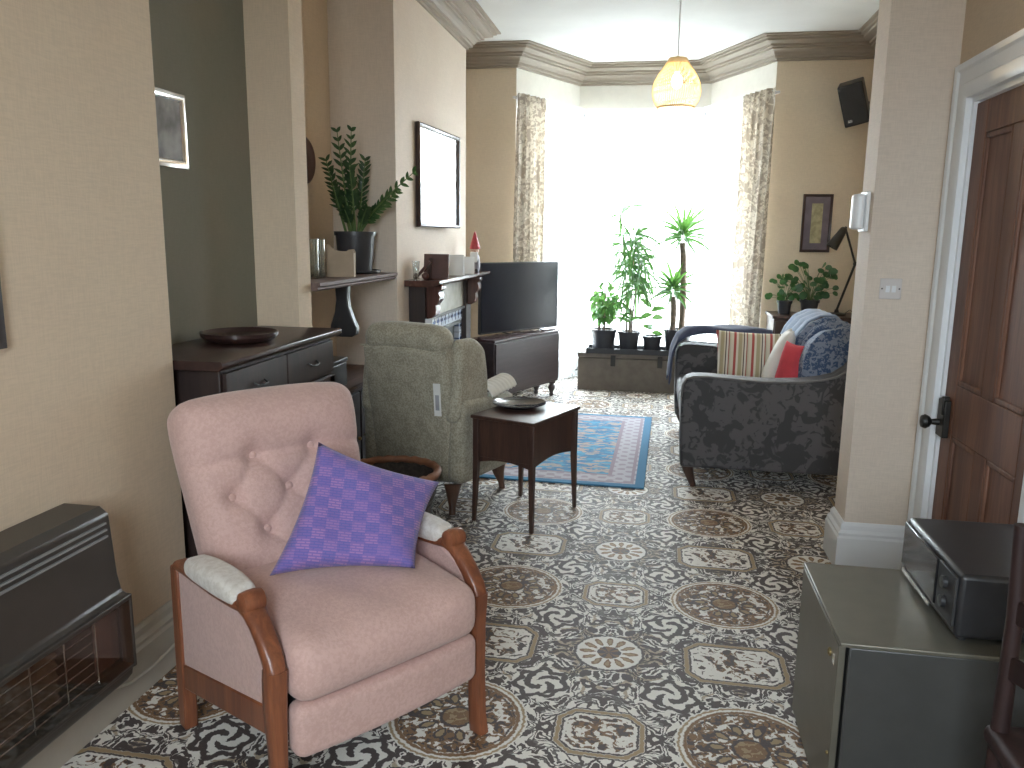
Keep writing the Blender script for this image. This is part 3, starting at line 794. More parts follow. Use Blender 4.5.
def backfn(a, b, c):
    u, v = a / 0.30, c / BH
    wx = 1.0 - 0.16 * (1 - (v + 1) / 2) - 0.06 * max(0, v) ** 6
    zt_ = c - 0.018 * (abs(u) ** 3) * max(0, v) ** 2
    y = b
    if b < 0:
        puff = 0.036 * (1 - abs(u) ** 4) * (1 - abs(v) ** 6)
        puff += 0.026 * math.exp(-((c - 0.235) / 0.075) ** 2) * (1 - u ** 4)
        puff += 0.016 * math.exp(-((c + 0.26) / 0.06) ** 2)
        dent = 0
        for (bx_, bz_) in btn:
            d2 = (a - bx_) ** 2 + (c - bz_) ** 2
            dent += 0.028 * math.exp(-d2 / (2 * 0.026 ** 2))
        def seg(p, q, dep, wd):
            px_, pz_ = q[0] - p[0], q[1] - p[1]; L2 = px_ * px_ + pz_ * pz_
            k = max(0, min(1, ((a - p[0]) * px_ + (c - p[1]) * pz_) / L2))
            d2 = (a - p[0] - k * px_) ** 2 + (c - p[1] - k * pz_) ** 2
            return dep * math.exp(-d2 / (2 * wd * wd))
        cr = 0
        for i, p in enumerate(btn):
            for q in btn[i + 1:]:
                if 0.1 < math.hypot(p[0] - q[0], p[1] - q[1]) < 0.16: cr = max(cr, seg(p, q, 0.011, 0.009))
        cr = max(cr, seg(btn[0], btn[1], 0.016, 0.010), seg(btn[0], (-0.28, 0.12), 0.014, 0.010), seg(btn[1], (0.28, 0.12), 0.014, 0.010))
        y -= puff - dent - cr
    p = Vector((a * wx, y, zt_ + BH))
    p = Euler((-TILT, 0, 0)).to_matrix() @ p
    return (p.x, p.y + 0.475, p.z + 0.345)
bk = MB(); bk.soft((0.30, 0.070, BH), 0.055, (44, 3, 48), backfn); bk = bk.build('backrest', MT['pink'], t, angle=80)
for (bx_, bz_) in btn:
    q = backfn(bx_, -0.070, bz_)
    b_ = MB(); b_.ball((q[0], q[1] - 0.004, q[2]), (0.013, 0.008, 0.013), 8); b_.build('button', MT['pink'], bk)

# purple cushion resting on the pink chair
def pillow4(mb, c4, thick, seam=0.0, nu=26, pinch=0.10, wave=0.0):
    """cushion through four corner points (BL, BR, TR, TL)"""
    c4 = [Vector(p) for p in c4]; nrm = (c4[1] - c4[0]).cross(c4[3] - c4[0]).normalized()
    for sg in (-1, 1):
        def fn(u, v):
            a, b = u * 2 - 1, v * 2 - 1
            a2 = a * (1 - pinch * (1 - b * b) * a * a); b2 = b * (1 - pinch * (1 - a * a) * b * b)
            uu, vv = (a2 + 1) / 2, (b2 + 1) / 2
            p = (c4[0] * (1 - uu) + c4[1] * uu) * (1 - vv) + (c4[3] * (1 - uu) + c4[2] * uu) * vv
            h = thick * (max(0, 1 - a ** 4) * max(0, 1 - b ** 4)) ** 0.6
            h += wave * math.sin(a * 5 + b * 3) * (1 - a * a) * (1 - b * b)
            return p + nrm * h * sg
        mb.grid(fn, nu, nu)
    return mb
def weld(o, d=0.0008):
    bm = bmesh.new(); bm.from_mesh(o.data); bmesh.ops.remove_doubles(bm, verts=bm.verts, dist=d)
    bmesh.ops.recalc_face_normals(bm, faces=bm.faces); bm.to_mesh(o.data); bm.free()
def local_pillow(name, mat, c4, thick, parent=None, **k):
    """pillow mesh whose own X/Y axes follow its edges, so that woven patterns run square with it"""
    c4 = [Vector(p) for p in c4]; ctr = sum(c4, Vector()) / 4
    ex = ((c4[1] - c4[0]) + (c4[2] - c4[3])).normalized(); ez = ex.cross(c4[3] - c4[0]).normalized(); ey = ez.cross(ex)
    Mx = Matrix((ex, ey, ez)).transposed().to_4x4(); Mx.translation = ctr
    inv = Mx.inverted(); mb = MB(); pillow4(mb, [inv @ p for p in c4], thick, **k)
    o = mb.build(name, mat, angle=80); weld(o); o.matrix_world = Mx
    return o
pc = local_pillow('cushion', purple_mat(), [(-0.997, 1.897, 0.535), (-0.626, 2.026, 0.535), (-0.639, 2.333, 0.690), (-0.944, 2.126, 0.855)], 0.060, wave=0.012)
tag(pc, 'square blue and purple checked woven cushion lying on the pink armchair', 'cushion')

# ------------------------------------------------------------------ gas heater on the left wall
t = thing('gas_heater', 'brown enamelled gas wall heater with slotted top and glass front', 'heater', (BX, 1.10, 0.0))
g = MB(); W0, W1 = -0.02, 0.76
prof = [(0.002, 0.20), (0.002, 0.715), (0.115, 0.715), (0.140, 0.695), (0.152, 0.52), (0.162, 0.475), (0.185, 0.462), (0.150, 0.458), (0.150, 0.262), (0.180, 0.255), (0.175, 0.225), (0.155, 0.20)]
g.prism(prof, W0, W1, 'y'); cas = g.build('casing', MT['heater'], t, bevel=0.006)
sl = MB()
for k in range(3): sl.box(0.141 + 0.0012 * k, 0.1485 + 0.0012 * k, 0.0, 0.735, 0.672 - k * 0.018, 0.677 - k * 0.018)
sl.build('vent_slots', P('grey_slots', (0.28, 0.28, 0.28), 0.4), cas)
fr_ = MB(); fr_.box(0.152, 0.190, W1 - 0.012, W1, 0.25, 0.465); fr_.box(0.152, 0.19, W0, W1, 0.452, 0.466); fr_.box(0.152, 0.188, W0, W1, 0.250, 0.262)
fr_.build('front_frame', MT['heater'], t, bevel=0.003)
MB().box(0.187, 0.189, W0 + 0.004, W1 - 0.012, 0.262, 0.452).build('glass_front', glass_mat('heater_glass', (0.85, 0.83, 0.80), 0.12, 0.05, 0.18), t)
co = MB()
for k in range(5): co.prism([(0.153, 0.29 + 0.03 * k), (0.166, 0.295 + 0.03 * k), (0.153, 0.315 + 0.03 * k)], 0.02, 0.50, 'y')
co.build('radiants', P('clay_radiant', (0.16, 0.11, 0.08), 0.8, var=0.3, scale=30), t)
gd = MB()
for k in range(6): gd.tube([(0.176, 0.0, 0.285 + k * 0.028), (0.176, 0.62, 0.285 + k * 0.028)], 0.0016, 6)
for k in range(6): gd.tube([(0.177, 0.06 + k * 0.112, 0.268), (0.177, 0.06 + k * 0.112, 0.448)], 0.002, 6)
gd.build('guard', MT['chrome'], t)
MB().box(0.151, 0.155, 0.64, 0.735, 0.28, 0.44).build('reflector_plate', P('mauve_plate', (0.24, 0.16, 0.15), 0.25, metal=0.7), t)
g = MB(); g.tube([(-1.545, 1.868, 0.17), (-1.538, 1.93, 0.11), (-1.534, 2.01, 0.085), (-1.533, 2.12, 0.080), (-1.533, 2.24, 0.090), (-1.530, 2.36, 0.085)], 0.006, 8)
tag(g.build('gas_pipe', MT['beige']), 'thin beige pipe running low along the left skirting from the heater', 'pipe')

# picture at the far left
def framed(name, label, cat, M4, w_, h_, fw, fmat, depth, layers, group=None):
    """frame lying in local XY plane, facing +Z, centre at origin; layers = [(inset, material, name)]"""
    o = bpy.data.objects.new(name, None); C.objects.link(o); o.matrix_world = M4; o['label'] = label; o['category'] = cat; FR[o.name] = M4
    f = MB(); a, b = w_ / 2, h_ / 2
    prof = [(0, 0), (0, depth * 0.8), (fw * 0.3, depth), (fw * 0.75, depth * 0.85), (fw, depth * 0.5), (fw, 0)]
    vs = []; fs = []
    for (sx, sy) in ((-1, -1), (1, -1), (1, 1), (-1, 1)):
        for i_, o_ in prof: vs.append((sx * (a - i_), sy * (b - i_), o_))
    n = len(prof)
    for k in range(4):
        for j in range(n): fs.append((k * n + j, k * n + (j + 1) % n, ((k + 1) % 4) * n + (j + 1) % n, ((k + 1) % 4) * n + j))
    f.add(vs, fs); f.build('frame', fmat, o)
    MB().box(-a + fw * 0.5, a - fw * 0.5, -b + fw * 0.5, b - fw * 0.5, 0.0, depth * 0.3).build('backing', layers[0][1], o)
    z = depth * 0.3
    for ins, mm, nm in layers[1:]:
        MB().box(-a + fw + ins, a - fw - ins, -b + fw + ins, b - fw - ins, z, z + 0.002).build(nm, mm, o); z += 0.002
    return o
def face(pos, right, up):
    r_, u_ = Vector(right).normalized(), Vector(up).normalized(); n_ = r_.cross(u_)
    m = Matrix((r_, u_, n_)).transposed().to_4x4(); m.translation = pos; return m
framed('picture_frame', 'dark framed picture on the left wall, cut by the photo edge', 'picture', face((BX, 1.435, 1.495), (0, 1, 0), (0, 0, 1)), 0.54, 0.66, 0.035, MT['mahogz'], 0.022,
       [(0, MT['paper'], 'm'), (0.0, P('grey_green_mount', (0.20, 0.24, 0.19), 0.5), 'mount'), (0.05, P('green_print', (0.10, 0.17, 0.09), 0.5, var=0.5, scale=9), 'print')])
framed('picture_frame', 'pale silver framed picture on the green wall above the sideboard', 'picture', face((GX, 2.82, 1.83), (0, 1, 0), (0, 0, 1)), 0.28, 0.275, 0.03, MT['silver'], 0.02,
       [(0, MT['paper'], 'm'), (0.0, P('grey_photo', (0.32, 0.33, 0.35), 0.12, var=0.4, scale=8), 'print')])

# ------------------------------------------------------------------ sideboard in the green alcove
t = thing('sideboard', 'dark mahogany sideboard standing in the green alcove behind the pink armchair', 'sideboard', (-1.685, 2.945, 0.035))
bx = lambda *a: MB().box(*a)
sb = MB(); sb.box(-0.12, 0.235, -0.47, 0.49, 0.08, 0.955); sb.build('body', MT['mahogz'], t, bevel=0.004)
tp = MB(); tp.prism([(-0.14, 0.958), (-0.14, 0.985), (-0.136, 0.99), (0.268, 0.99), (0.275, 0.985), (0.275, 0.972), (0.262, 0.958)], -0.52, 0.527, 'y'); tp.build('top', MT['mahog'], t, bevel=0.002)
MB().box(-0.12, 0.225, -0.46, 0.48, -0.0345, 0.079).build('plinth', MT['mahogz'], t)
for (ya, yb) in ((-0.455, 0.005), (0.015, 0.475)):
    dr = MB(); dr.box(0.236, 0.252, ya, yb, 0.80, 0.94); d_ = dr.build('drawer', MT['mahogz'], t, bevel=0.0015)
    hb = MB(); ym = (ya + yb) / 2; hb.tube([(0.252, ym - 0.04, 0.875), (0.268, ym - 0.036, 0.865), (0.272, ym, 0.860), (0.268, ym + 0.036, 0.865), (0.252, ym + 0.04, 0.875)], 0.004, 8); hb.build('handle', MT['iron'], d_)
    dd = MB(); dd.box(0.236, 0.250, ya, yb, 0.10, 0.785)
    for q in ((ya, ya + 0.06, 0.10, 0.785), (yb - 0.06, yb, 0.10, 0.785), (ya, yb, 0.10, 0.17), (ya, yb, 0.715, 0.785)): dd.box(0.2502, 0.258, q[0] + 0.001, q[1] - 0.001, q[2] + 0.001, q[3] - 0.001)
    d_ = dd.build('door', MT['mahogz'], t, bevel=0.003)
    kb = MB(); kb.ball((0.268, yb - 0.03 if ya < 0 else ya + 0.03, 0.48), 0.012, 10); kb.build('knob', MT['iron'], d_)
tr_ = MB(); tr_.lathe([(0.0001, 0.0), (0.11, 0.0), (0.135, 0.008), (0.150, 0.024), (0.151, 0.038), (0.144, 0.039), (0.135, 0.028), (0.11, 0.018), (0.0001, 0.016)], 44)
o = tr_.build('serving_tray', MT['mahog']); o.location = (-1.63, 2.95, 1.0255); tag(o, 'round dark wooden tray lying on top of the sideboard', 'tray')

# ------------------------------------------------------------------ recess with shelf
t = thing('wall_shelf', 'brown wooden shelf on a scrolled bracket in the wall recess', 'shelf', (AX, 4.21, 1.18))
sm = MB(); sm.prism([(0.0, 0.0), (0.395, 0.0), (0.405, 0.008), (0.40, 0.016), (0.415, 0.024), (0.415, 0.040), (0.0, 0.040)], -0.585, 0.595, 'y'); sm.build('shelf_board', MT['shelfwood'], t)
cb = MB(); cb.prism([(0.27, -0.001), (0.345, -0.001), (0.34, -0.07), (0.345, -0.12), (0.365, -0.18), (0.39, -0.235), (0.385, -0.272), (0.36, -0.285), (0.26, -0.285), (0.235, -0.27), (0.24, -0.22), (0.265, -0.15), (0.275, -0.08)], -0.06, -0.01, 'y')
cb.build('bracket', MT['black'], t, bevel=0.006)
framed('picture_frame', 'small grey picture hanging in shadow under the recess shelf', 'picture', face((AX, 4.02, 0.99), (0, 1, 0), (0, 0, 1)), 0.30, 0.24, 0.025, MT['mahog'], 0.02,
       [(0, MT['paper'], 'm'), (0.0, P('grey_mount', (0.32, 0.30, 0.27), 0.5), 'mount'), (0.03, P('dark_print', (0.06, 0.06, 0.055), 0.4, var=0.4), 'print')])
t = thing('low_cupboard', 'low dark wooden cupboard in the recess behind the wing chair', 'cupboard', (AX, 4.21, 0))
MB().box(0.035, 0.365, -0.55, 0.55, 0.0, 0.60).build('body', MT['mahogz'], t, bevel=0.003)
tp = MB(); tp.prism([(0.015, 0.602), (0.395, 0.602), (0.40, 0.612), (0.39, 0.618), (0.405, 0.624), (0.405, 0.638), (0.015, 0.638)], -0.56, 0.56, 'y'); tp.build('top', MT['shelfwood'], t)
for s in (-1, 1):
    d_ = MB().box(0.366, 0.382, min(0.01 * s, 0.53 * s), max(0.01 * s, 0.53 * s), 0.04, 0.58).build('door', MT['mahogz'], t, bevel=0.003)
    kb = MB(); kb.ball((0.391, 0.05 * s, 0.32), 0.011, 8); kb.build('knob', MT['brass'], d_)
o = MB(); o.box(-0.14, 0.14, -0.17, 0.17, 0, 0.13); o.box(-0.145, 0.145, -0.175, 0.175, 0.131, 0.155)
o = o.build('storage_box', MT['black'], bevel=0.006); o.location = (AX + 0.21, 3.93, 0.6385); tag(o, 'black lidded box on the low cupboard in the recess', 'box')
pq = MB(); pq.lathe([(0.0001, 0.022), (0.05, 0.026), (0.09, 0.018), (0.115, 0.022), (0.128, 0.014), (0.130, 0.0), (0.0001, 0.0)], 36, TR(ry=R(90)))
o = pq.build('wall_plaque', MT['brownleather']); o.location = (AX + 0.0005, 4.405, 1.86); tag(o, 'round dark brown plaque on the recess wall', 'plaque')

for k, (yy, hh, lb) in enumerate(((3.965, 0.205, 'tall clear glass vase on the recess shelf, nearest the corner'), (4.045, 0.20, 'tall clear glass vase on the recess shelf, next to the tan letter rack'))):
    v = MB(); v.lathe([(0.0001, 0.0), (0.026, 0.0), (0.028, 0.004), (0.027, hh * 0.5), (0.029, hh), (0.026, hh), (0.0245, hh * 0.5), (0.024, 0.012), (0.0001, 0.010)], 22)
    o = v.build('glass_vase', glass_mat('vase_glass_%d' % k, (0.80, 0.84, 0.82), 0.6)); o.location = (-1.755, yy, 1.2205); tag(o, lb, 'vase')
lr = MB()
pf = [(-0.075, 0.0), (0.075, 0.0), (0.077, 0.135), (0.068, 0.150), (0.05, 0.148), (0.035, 0.138), (0.0, 0.138), (-0.03, 0.142), (-0.055, 0.160), (-0.068, 0.178), (-0.077, 0.172)]
for yy in (-0.03, 0.022): lr.prism(pf, yy, yy + 0.006, 'y')
lr.box(-0.075, 0.075, -0.024, 0.022, 0.0, 0.006); lr.box(-0.076, -0.070, -0.024, 0.022, 0.0061, 0.13); lr.box(0.070, 0.076, -0.024, 0.022, 0.0061, 0.13)
o = lr.build('letter_rack', MT['card']); o.location = (-1.70, 4.20, 1.2205); o.rotation_euler = (0, 0, R(10)); tag(o, 'tan letter rack with a curved top on the recess shelf', 'rack')

# ------------------------------------------------------------------ leaves
def leaf(mb, base, d, nrm, L, W, droop=0.2, shape='ovate', fold=0.15, n=6):
    d = Vector(d).normalized(); nrm = Vector(nrm); side = d.cross(nrm)
    if side.length < 1e-4: side = d.orthogonal()
    side.normalize(); nn = side.cross(d).normalized()
    vs = []; p = Vector(base); cur = d.copy()
    for i in range(n + 1):
        s_ = i / n
        if shape == 'ovate': wd = W * (math.sin(PI * min(1, s_ * 0.92 + 0.04)) ** 0.8) * (1.15 - 0.45 * s_)
        elif shape == 'strap': wd = W * min(1.0, 4 * s_ + 0.45) * (1 - s_ ** 3) + 0.0006
        else: wd = W * math.sqrt(max(0.02, 1 - (2 * s_ - 1) ** 2))
        if i == n: wd = 0.0006
        up_ = side.cross(cur).normalized()
        vs += [p - side * wd / 2 + up_ * fold * wd / 2, p.copy(), p + side * wd / 2 + up_ * fold * wd / 2]
        cur = (cur + Vector((0, 0, -droop / n * 2.2))).normalized(); p = p + cur * (L / n)
    fs = []
    for i in range(n):
        a = i * 3; fs += [(a, a + 1, a + 4, a + 3), (a + 1, a + 2, a + 5, a + 4)]
    mb.add(vs, fs)
def bez(p0, p1, p2, n=12):
    p0, p1, p2 = Vector(p0), Vector(p1), Vector(p2)
    return [p0 * (1 - t_) ** 2 + p1 * 2 * t_ * (1 - t_) + p2 * t_ * t_ for t_ in [i / n for i in range(n + 1)]]
def potted(name, label, cat, loc, r0, r1, h, potmat, group=None, rim=0.012, saucer=0):
    t = thing(name, label, cat, loc, 0, group)
    z0 = 0.012 if saucer else 0.0
    if saucer: MB().lathe([(0.0001, 0.0), (saucer * 0.85, 0.0), (saucer, 0.010), (saucer, 0.020), (saucer - 0.006, 0.020), (saucer - 0.012, 0.0115), (0.0001, 0.0115)], 32).build('saucer', potmat, t)
    MB().lathe([(0.0001, z0), (r0, z0), (r1 - 0.002, z0 + h - rim * 2), (r1 + 0.006, z0 + h - rim * 2), (r1 + 0.007, z0 + h), (r1 - 0.003, z0 + h), (r1 - 0.008, z0 + h - 0.02), (0.0001, z0 + h - 0.02)], 32).build('pot', potmat, t)
    MB().lathe([(0.0001, z0 + h - 0.008), (r1 * 0.5, z0 + h - 0.010), (r1 - 0.010, z0 + h - 0.016), (r1 - 0.010, z0 + h - 0.0198), (0.0001, z0 + h - 0.0198)], 24).build('soil', MT['soil'], t)
    return t, z0 + h - 0.014

# zamioculcas on the recess shelf
PX0, PY0 = -1.775, 4.62
t, zs = potted('potted_plant', 'tall dark green feathery leaved plant in a black pot on the recess shelf', 'plant', (PX0, PY0, 1.2205), 0.095, 0.118, 0.235, MT['pot'], saucer=0.15)
rnd = random.Random(5)
stm = MB(); lv = MB()
tips = [((0.06, -0.18, 0.80), (-0.02, -0.02, 0.45)), ((-0.04, -0.14, 0.80), (-0.04, -0.02, 0.4)), ((-0.06, -0.26, 0.63), (-0.07, -0.10, 0.42)), ((0.42, -0.19, 0.57), (0.06, -0.02, 0.33)), ((0.27, -0.04, 0.47), (0.06, 0.0, 0.30)),
        ((0.02, -0.12, 0.62), (0.01, -0.03, 0.4)), ((0.05, 0.06, 0.66), (0.02, 0.04, 0.4)), ((-0.10, 0.02, 0.46), (-0.06, 0.0, 0.36)), ((0.12, -0.12, 0.38), (0.06, -0.05, 0.31)), ((0.0, -0.16, 0.37), (0.0, -0.10, 0.32))]
for ti, (tip, mid) in enumerate(tips):
    b0 = (mid[0] * 0.5, mid[1] * 0.5, zs)
    pts = bez(b0, mid, tip, 16)
    stm.tube(pts, [0.0085 - 0.006 * i / 16 for i in range(17)], 7)
    for i in range(6, 17):
        tg = (pts[min(16, i + 1)] - pts[i - 1]).normalized()
        s_ = tg.cross(Vector((0.3, -1, 0.25))).normalized()
        for sg in (-1, 1):
            if ti == 3 and sg * s_.z < 0 and i > 8 and False: continue
            d = (s_ * sg * 0.8 + tg * 1.15 + Vector((rnd.uniform(-.2, .2), rnd.uniform(-.25, .1), rnd.uniform(-.1, .2)))).normalized()
            leaf(lv, pts[i], d, s_.cross(tg) * sg + Vector((0, -0.3, 0.5)), rnd.uniform(0.050, 0.068) * (1.0 if i < 15 else 0.8), rnd.uniform(0.018, 0.026), 0.15, n=4)
stm.build('stem', MT['stem'], t); lv.build('foliage', MT['leafdark'], t)

# ------------------------------------------------------------------ fireplace, mirror and mantel things
def tile_mat():
    m, nt, b = newmat('blue_white_tiles')
    x, y, z = coords(nt)
    u = M(nt, 'FLOORED_MODULO', y, 0.10) - 0.05; v = M(nt, 'FLOORED_MODULO', z, 0.10) - 0.05
    r = M(nt, 'SQRT', u * u + v * v); th = M(nt, 'ARCTAN2', v, u)
    f = smooth(nt, M(nt, 'COSINE', th * 4.0) * 0.012 + 0.030 - r, 0.0, 0.003)
    col = mixc(nt, f, (0.60, 0.64, 0.70), (0.05, 0.08, 0.20))
    col = mixc(nt, (u.abs().mx(v.abs())).gt(0.0475), col, (0.25, 0.25, 0.27))
    nt.links.new(col.s, b.inputs['Base Color']); b.inputs['Roughness'].default_value = 0.12
    return m
TILE = tile_mat()
t = thing('fireplace', 'dark wooden fireplace surround with patterned tiles on the chimney breast', 'fireplace', (BX, 5.74, 0))
sm = MB(); sm.prism([(0.001, 1.125), (0.19, 1.125), (0.205, 1.135), (0.225, 1.138), (0.235, 1.148), (0.235, 1.165), (0.001, 1.165)], -0.79, 0.79, 'y'); sm.build('mantel_shelf', wood('mantel_wood', (0.07, 0.032, 0.026), (0.12, 0.055, 0.042), 0.22, 1, 2.0), t)
for s in (-1, 1):
    a, b = (0.47 * s, 0.63 * s) if s > 0 else (-0.70, -0.52)
    j = MB(); j.box(0.001, 0.11, a, b, 0.0, 1.124); j.box(0.001, 0.13, a - 0.01, b + 0.01, 0.0, 0.14)
    jb = j.build('jamb', MT['mahogz'], t, bevel=0.004)
    cbm = MB(); cbm.prism([(0.111, 1.124), (0.215, 1.124), (0.212, 1.10), (0.192, 1.085), (0.202, 1.06), (0.198, 1.03), (0.175, 1.00), (0.178, 0.97), (0.17, 0.935), (0.145, 0.915), (0.111, 0.91)], a + 0.03, b - 0.03, 'y')
    cbm.build('corbel', wood('corbel_wood_%d' % s, (0.07, 0.032, 0.026), (0.12, 0.055, 0.042), 0.2, 2, 2.0), t, bevel=0.004)
MB().box(0.001, 0.085, -0.519, 0.469, 0.905, 1.124).build('header_panel', P('cream_panel', (0.42, 0.40, 0.34), 0.25, var=0.1), t)
tl = MB(); tl.box(0.002, 0.075, -0.519, 0.469, 0.80, 0.90); tl.box(0.002, 0.070, -0.519, -0.419, 0.02, 0.7995); tl.box(0.002, 0.070, 0.389, 0.469, 0.02, 0.7995); tl.build('tiles', TILE, t)
st = MB(); st.box(0.076, 0.10, -0.519, 0.469, 0.885, 0.904); st.box(0.071, 0.085, -0.425, 0.388, 0.775, 0.80); st.build('trim_strip', MT['iron'], t, bevel=0.003)
MB().box(0.002, 0.03, -0.418, 0.388, 0.02, 0.774).build('firebox', MT['blackmatte'], t)
gr = MB()
for k in range(7): gr.tube([(0.07, -0.18 + 0.06 * k, 0.10), (0.085, -0.18 + 0.06 * k, 0.30)], 0.006, 8)
gr.tube([(0.085, -0.22, 0.30), (0.085, 0.22, 0.30)], 0.008, 8); gr.tube([(0.07, -0.22, 0.11), (0.07, 0.22, 0.11)], 0.008, 8); gr.box(0.031, 0.08, -0.24, 0.24, 0.02, 0.095)
gr.build('grate', MT['iron'], t)
rp = MB(); rp.lathe([(0.0001, 0.0), (0.03, 0.0), (0.05, 0.05), (0.055, 0.13), (0.035, 0.20), (0.025, 0.22), (0.022, 0.22), (0.022, 0.21), (0.0001, 0.20)], 20)
rp = rp.build('ornament_jar', MT['red']); rp.location = (BX + 0.20, 6.04, 0.0185)
hs = MB(); hs.box(0.131, 0.30, -0.70, 0.45, 0.0, 0.018); hs.build('hearth', MT['blackmatte'], t, bevel=0.004)
tag(rp, 'dull red jar standing on the hearth before the fireplace', 'jar')
framed('wall_mirror', 'square mirror in a thin dark frame above the mantelpiece', 'mirror', face((BX + 0.035, 5.65, 1.84), (math.sin(R(3.6)), math.cos(R(3.6)), 0), (0, 0, 1)), 0.89, 0.672, 0.03, MT['mahog'], 0.03, [(0, MT['mirror'], 'm'), (0.0, MT['mirror'], 'mirror_glass')])
MZ = 1.1655
gv = MB(); gv.lathe([(0.0001, 0.0), (0.022, 0.0), (0.020, 0.05), (0.026, 0.12), (0.023, 0.12), (0.017, 0.05), (0.018, 0.006), (0.0001, 0.005)], 20)
o = gv.build('glass_tumbler', glass_mat('tumbler_glass', (0.9, 0.92, 0.92), 0.3)); o.location = (-1.525, 5.03, MZ); tag(o, 'small clear glass tumbler at the near end of the mantelpiece', 'glass')
t = thing('photo_frame', 'dark brown photo frame seen from behind on the mantelpiece', 'photo frame', (-1.44, 5.20, MZ), R(2))
f = MB(); f.box(-0.085, 0.085, 0.0, 0.014, 0.0, 0.165, TR(rx=R(-8))); f.build('back_board', MT['brownleather'], t, bevel=0.003)
f = MB(); f.box(-0.012, 0.012, -0.004, 0.003, 0.0, 0.155, TR(-0.03, -0.085, 0.0, rx=R(-28))); f.build('strut', MT['mahog'], t)
o = MB(); o.prism([(-0.055, 0.0), (-0.035, 0.0), (0.06, 0.105), (0.045, 0.115)], -0.012, 0.012, 'y'); o.ball((-0.045, 0, 0.014), 0.020, 10); o.ball((0.02, 0.0, 0.017), 0.024, 10)
o = o.build('wooden_ornament', MT['brownleather']); o.location = (-1.50, 5.09, MZ + 0.007); tag(o, 'dark slanting wooden ornament beside the brown photo frame', 'ornament')
f = MB(); f.box(-0.068, 0.068, 0.0, 0.002, 0, 0.15, TR(0, 0, 0, rx=R(-10))); f.box(-0.068, 0.068, 0.0, 0.002, 0, 0.15, TR(0, 0.056, 0, rx=R(10)))
o = f.build('greeting_card', MT['paper']); o.location = (-1.44, 5.68, MZ + 0.0005); o.rotation_euler = (0, 0, R(-6)); tag(o, 'white folded card standing on the mantelpiece', 'card')
f = MB(); f.box(-0.05, 0.05, 0.0, 0.002, 0, 0.13, TR(0, 0, 0, rx=R(-12))); f.box(-0.05, 0.05, 0.0, 0.002, 0, 0.13, TR(0, 0.056, 0, rx=R(12)))
o = f.build('greeting_card', MT['paper']); o.location = (-1.405, 5.98, MZ + 0.0005); o.rotation_euler = (0, 0, R(12)); tag(o, 'smaller white card on the mantelpiece beside the gnome', 'card')
t = thing('garden_gnome', 'small gnome figurine with a red pointed hat on the mantelpiece', 'figurine', (-1.44, 6.38, MZ))
MB().lathe([(0.0001, 0), (0.035, 0), (0.042, 0.03), (0.045, 0.07), (0.036, 0.12), (0.024, 0.14), (0.0001, 0.145)], 20).build('body', P('gnome_body', (0.28, 0.27, 0.30), 0.5, var=0.3), t)
h = MB(); h.ball((0, -0.004, 0.165), (0.034, 0.034, 0.032), 12); h.ball((0.012, -0.036, 0.165), 0.009, 8); h.build('head', MT['skin'], t)
h = MB(); h.soft((0.032, 0.014, 0.045), 0.012, (6, 3, 6), lambda a, b, c: (a * (1 + c * 6) if c < 0 else a, b - 0.030, c + 0.115)); h.build('beard', MT['paper'], t)
h = MB(); h.lathe([(0.0001, 0.183), (0.042, 0.180), (0.044, 0.19), (0.036, 0.215), (0.024, 0.255), (0.010, 0.305), (0.0001, 0.325)], 20); h.build('hat', MT['gnomered'], t)
h = MB(); [h.ball((s * 0.02, -0.025, 0.012), (0.015, 0.025, 0.012), 8) for s in (-1, 1)]; h.build('boots', MT['blackmatte'], t)

# ------------------------------------------------------------------ television and its stand
SA = R(67.3)
t = thing('tv_stand', 'dark wooden television stand with turned feet, angled beside the chimney breast', 'cabinet', (-1.05, 6.784, 0), SA)
# local x along the front, local +y towards the back
MB().box(-0.53, 0.53, 0.006, 0.25, 0.14, 0.598).build('body', MT['tvwood'], t, bevel=0.004)
tp = MB(); tp.prism([(-0.004, 0.599), (0.26, 0.599), (0.26, 0.618), (0.0, 0.618), (-0.010, 0.612), (-0.010, 0.604)], -0.54, 0.54, 'x'); tp.build('top', wood('stand_top_wood', (0.055, 0.032, 0.032), (0.085, 0.05, 0.048), 0.18, 0, 2.0), t)
for s in (1,): MB().box(-0.52, 0.52, -0.008, 0.0055, 0.165, 0.585).build('door', MT['tvwood'], t, bevel=0.002)
fp_ = [(0.0001, 0.0), (0.018, 0.0), (0.022, 0.012), (0.016, 0.030), (0.024, 0.05), (0.034, 0.075), (0.030, 0.095), (0.018, 0.108), (0.036, 0.122), (0.036, 0.139), (0.0001, 0.139)]
for sx in (-0.485, 0.485):
    for sy in (0.045, 0.21): MB().lathe(fp_, 16, TR(sx, sy, 0)).build('foot', MT['tvwood'], t)
TA = R(55.5)
t = thing('television', 'large flat screen television standing on the dark wooden stand', 'television', (-1.150, 6.95, 0.6185), TA)
f = MB(); f.box(-0.49, 0.49, 0.004, 0.035, 0.012, 0.612); f.box(-0.30, 0.30, 0.035, 0.06, 0.08, 0.45); f.build('housing', MT['black'], t, bevel=0.004)
MB().box(-0.481, 0.481, 0.0, 0.0038, 0.026, 0.603).build('screen', MT['screen'], t)
for s in (-1, 1):
    f = MB(); f.tube([(s * 0.22, -0.085, 0.006), (s * 0.22, 0.0, 0.014), (s * 0.22, 0.03, 0.03)], 0.006, 8); f.tube([(s * 0.22, 0.10, 0.006), (s * 0.22, 0.03, 0.03)], 0.006, 8); f.build('stand_foot', MT['black'], t)

